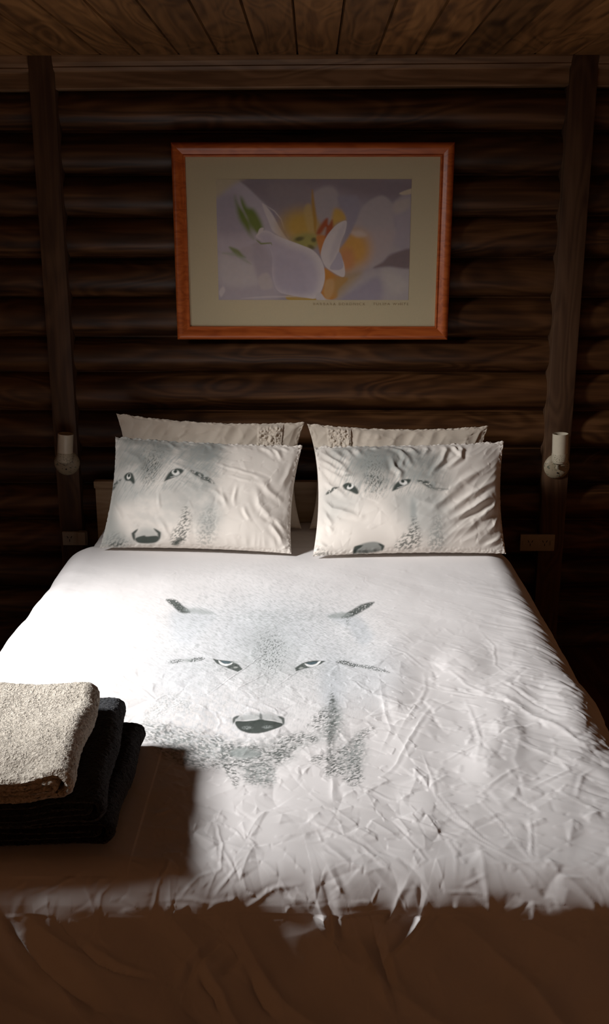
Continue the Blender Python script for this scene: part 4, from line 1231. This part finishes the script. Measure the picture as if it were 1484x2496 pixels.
# caption under the print
zc_ = at_y(880, 744, MY)[2]
for txt, pl, pr in (('BARBARA BORDNICK', 763, 890), ('TULIPA WHITE', 908, 995)):
    cu = bpy.data.curves.new('caption', 'FONT'); cu.body = txt; cu.size = 0.0135; cu.space_character = 1.35
    co = bpy.data.objects.new('caption_curve', cu); COL.objects.link(co)
    dg = bpy.context.evaluated_depsgraph_get()
    me = bpy.data.meshes.new_from_object(co.evaluated_get(dg)); bpy.data.objects.remove(co)
    tv = np.empty(len(me.vertices) * 3, np.float32); me.vertices.foreach_get('co', tv); tv = tv.reshape(-1, 3)
    xl = at_y(pl, 742, MY)[0]; xr_ = at_y(pr, 742, MY)[0]
    tx = xl + (tv[:, 0] - tv[:, 0].min()) * (xr_ - xl) / (tv[:, 0].max() - tv[:, 0].min())
    tv2 = np.stack([tx, np.full(len(tv), MY - 0.0012), zc_ + tv[:, 1]], 1)
    me.vertices.foreach_set('co', tv2.astype(np.float32).ravel()); me.update()
    cap = bpy.data.objects.new('caption_lettering', me); COL.objects.link(cap); me.materials.clear(); me.materials.append(M_ink)
    cap.parent = pic; cap.matrix_parent_inverse = Matrix.Translation(-pic.location)
b = MB(); b.box((fx0 + .047, MY - .006, fz0 + .047), (fx1 - .047, MY - .004, fz1 - .047)); b.build('glass_pane', M_pane, pic)


# ------------------------------------------------------------------ wall lamps
def lamp(px_tube, px_disc, label, lean):
    yb = PY
    dc = at_y(px_disc[0], px_disc[1], yb - 0.01)
    ty = yb - 0.062
    top = at_y(px_tube[0], px_tube[1], ty); bot = at_y(px_tube[0] + lean, px_tube[2], ty)
    root = empty('wall_lamp', (dc[0], yb, dc[2]))
    tag(root, label, 'wall lamp', 'bedside wall lamps')
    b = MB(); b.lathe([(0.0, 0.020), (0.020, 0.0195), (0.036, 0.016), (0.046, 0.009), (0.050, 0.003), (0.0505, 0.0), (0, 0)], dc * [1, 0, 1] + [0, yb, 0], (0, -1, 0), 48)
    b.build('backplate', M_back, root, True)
    b = MB(); b.lathe([(0, 0), (.003, 0), (.003, .003), (0, .004)], (dc[0], yb - .0185, dc[2] - .022), (0, -1, 0), 12); b.build('screw', M_hole, root, True)
    ax = Vector(top - bot); Lh = ax.length
    b = MB(); r = 0.0300
    b.lathe([(r - .001, 0), (r, .004), (r, Lh - .001), (r - .0012, Lh), (r - .0024, Lh - .001), (r - .0026, .02), (0.0, .02)], bot, ax, 48)
    b.build('lamp_tube', M_white, root, True)
    b = MB(); b.lathe([(r + .0006, .002), (r + .0012, .004), (r + .0012, .030), (r + .0006, .032)], bot, ax, 48); b.build('corroded_collar', M_speck, root, True)
    b = MB(); b.lathe([(0, -.012), (.016, -.012), (.026, -.006), (r - .002, 0.001), (0, .002)], bot, ax, 40)
    b.tube([Vector(bot) + Vector((0, 0, -.008)), Vector((bot[0], yb - .045, bot[2] - .016)), Vector((dc[0], yb - .03, dc[2] + .002)), Vector((dc[0], yb - .012, dc[2]))], .0085)
    b.build('arm', M_speck, root, True)


lamp((160, 1057, 1122), (162, 1129), 'white tube wall lamp on the shaded post, beside the pillow with the whole nose', -2)
lamp((1366, 1057, 1124), (1358, 1138), 'light-catching white tube wall lamp on the post beside the pillow with the cut-off nose', -2)


# ------------------------------------------------------------------ power outlets
def outlet(px0, px1, py0, py1, label, rockers, plug):
    yb = PY - 0.001
    a = at_y(px0, py0, yb - .012); c = at_y(px1, py1, yb - .012)
    x0, x1, z1, z0 = a[0], c[0], a[2], c[2]; W = x1 - x0; Hh = z1 - z0; mx = (x0 + x1) / 2; mz = (z0 + z1) / 2
    root = empty('power_outlet', (mx, yb, mz)); tag(root, label, 'power outlet', 'bedside power outlets')
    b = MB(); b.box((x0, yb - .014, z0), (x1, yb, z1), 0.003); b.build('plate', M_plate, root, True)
    f = yb - .014
    for k in ((-1,) if plug else (-1, 1)):
        cx_ = mx + k * W * 0.21
        b = MB()
        for dx, dz, rz in ((-.0075, .006, .45), (.0075, .006, -.45), (0, -.008, 0)):
            c_, s_ = math.cos(rz), math.sin(rz); q = []
            for u, w_ in ((-.0014, -.005), (.0014, -.005), (.0014, .005), (-.0014, .005)):
                q.append((cx_ + dx + u * c_ - w_ * s_, mz + dz + u * s_ + w_ * c_))
            b.add([(u, f - .0004, w_) for u, w_ in q] + [(u, f + .002, w_) for u, w_ in q], [(3, 2, 1, 0), (0, 1, 5, 4), (1, 2, 6, 5), (2, 3, 7, 6), (3, 0, 4, 7)])
        b.build('socket', M_hole, root)
    for k in rockers:
        b = MB(); cx_ = mx + k * W * 0.40
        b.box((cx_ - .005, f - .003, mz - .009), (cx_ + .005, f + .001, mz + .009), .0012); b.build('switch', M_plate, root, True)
    if plug:
        b = MB(); cx_ = mx + W * .33
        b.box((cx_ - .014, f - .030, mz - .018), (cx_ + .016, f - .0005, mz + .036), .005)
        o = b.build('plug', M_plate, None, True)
        tag(o, 'white plug pushed into the outlet low on the shaded post beside the bed', 'plug')


outlet(151, 214, 1296, 1329, 'white outlet with a plug in it, low on the post under the shaded lamp', (-1,), True)
outlet(1269, 1350, 1303, 1343, 'white double outlet low on the wall under the light-catching lamp', (-1, 1), False)

# ------------------------------------------------------------------ light
def outer_light(name, loc, aim, sx, sy, watts, spread, col=(1.0, 0.985, 0.97)):
    la = bpy.data.lights.new(name, 'AREA'); la.shape = 'RECTANGLE'; la.size = sx; la.size_y = sy
    la.energy = watts; la.color = col; la.spread = math.radians(spread)
    lo = bpy.data.objects.new(name, la); COL.objects.link(lo)
    lo.location = loc
    lo.rotation_euler = Vector(aim).normalized().to_track_quat('-Z', 'Y').to_euler()


outer_light('window_daylight', (XL - 0.75, -1.95, 2.30), (0.79, 0.23, -0.57), 0.62, 0.38, 40, 84, (1.0, 0.985, 0.975))
outer_light('added_fill_light', (XL - 0.32, -4.45, 1.80), (0.9, -0.22, -0.30), 0.75, 0.36, 30, 64)  # added fill: its bounce off the room brightens foot drape and ceiling

w = bpy.data.worlds.new('outdoors'); SC.world = w; w.use_nodes = True
w.node_tree.nodes['Background'].inputs[0].default_value = (0.55, 0.65, 0.8, 1); w.node_tree.nodes['Background'].inputs[1].default_value = 0.05

# ------------------------------------------------------------------ camera
cam = bpy.data.cameras.new('camera'); cam.sensor_fit = 'VERTICAL'; cam.sensor_height = 36; cam.lens = F / 2496 * 36
co = bpy.data.objects.new('camera', cam); COL.objects.link(co)
m = Matrix(((RT[0], UP[0], -FW[0], CAM[0]), (RT[1], UP[1], -FW[1], CAM[1]), (RT[2], UP[2], -FW[2], CAM[2]), (0, 0, 0, 1)))
co.matrix_world = m
cam.clip_start = 0.02
SC.camera = co
SC.view_settings.view_transform = 'Standard'; SC.view_settings.look = 'None'; SC.view_settings.gamma = 1; SC.view_settings.use_curve_mapping = False
SC.view_settings.exposure = 0.0
SC.cycles.diffuse_bounces = 6
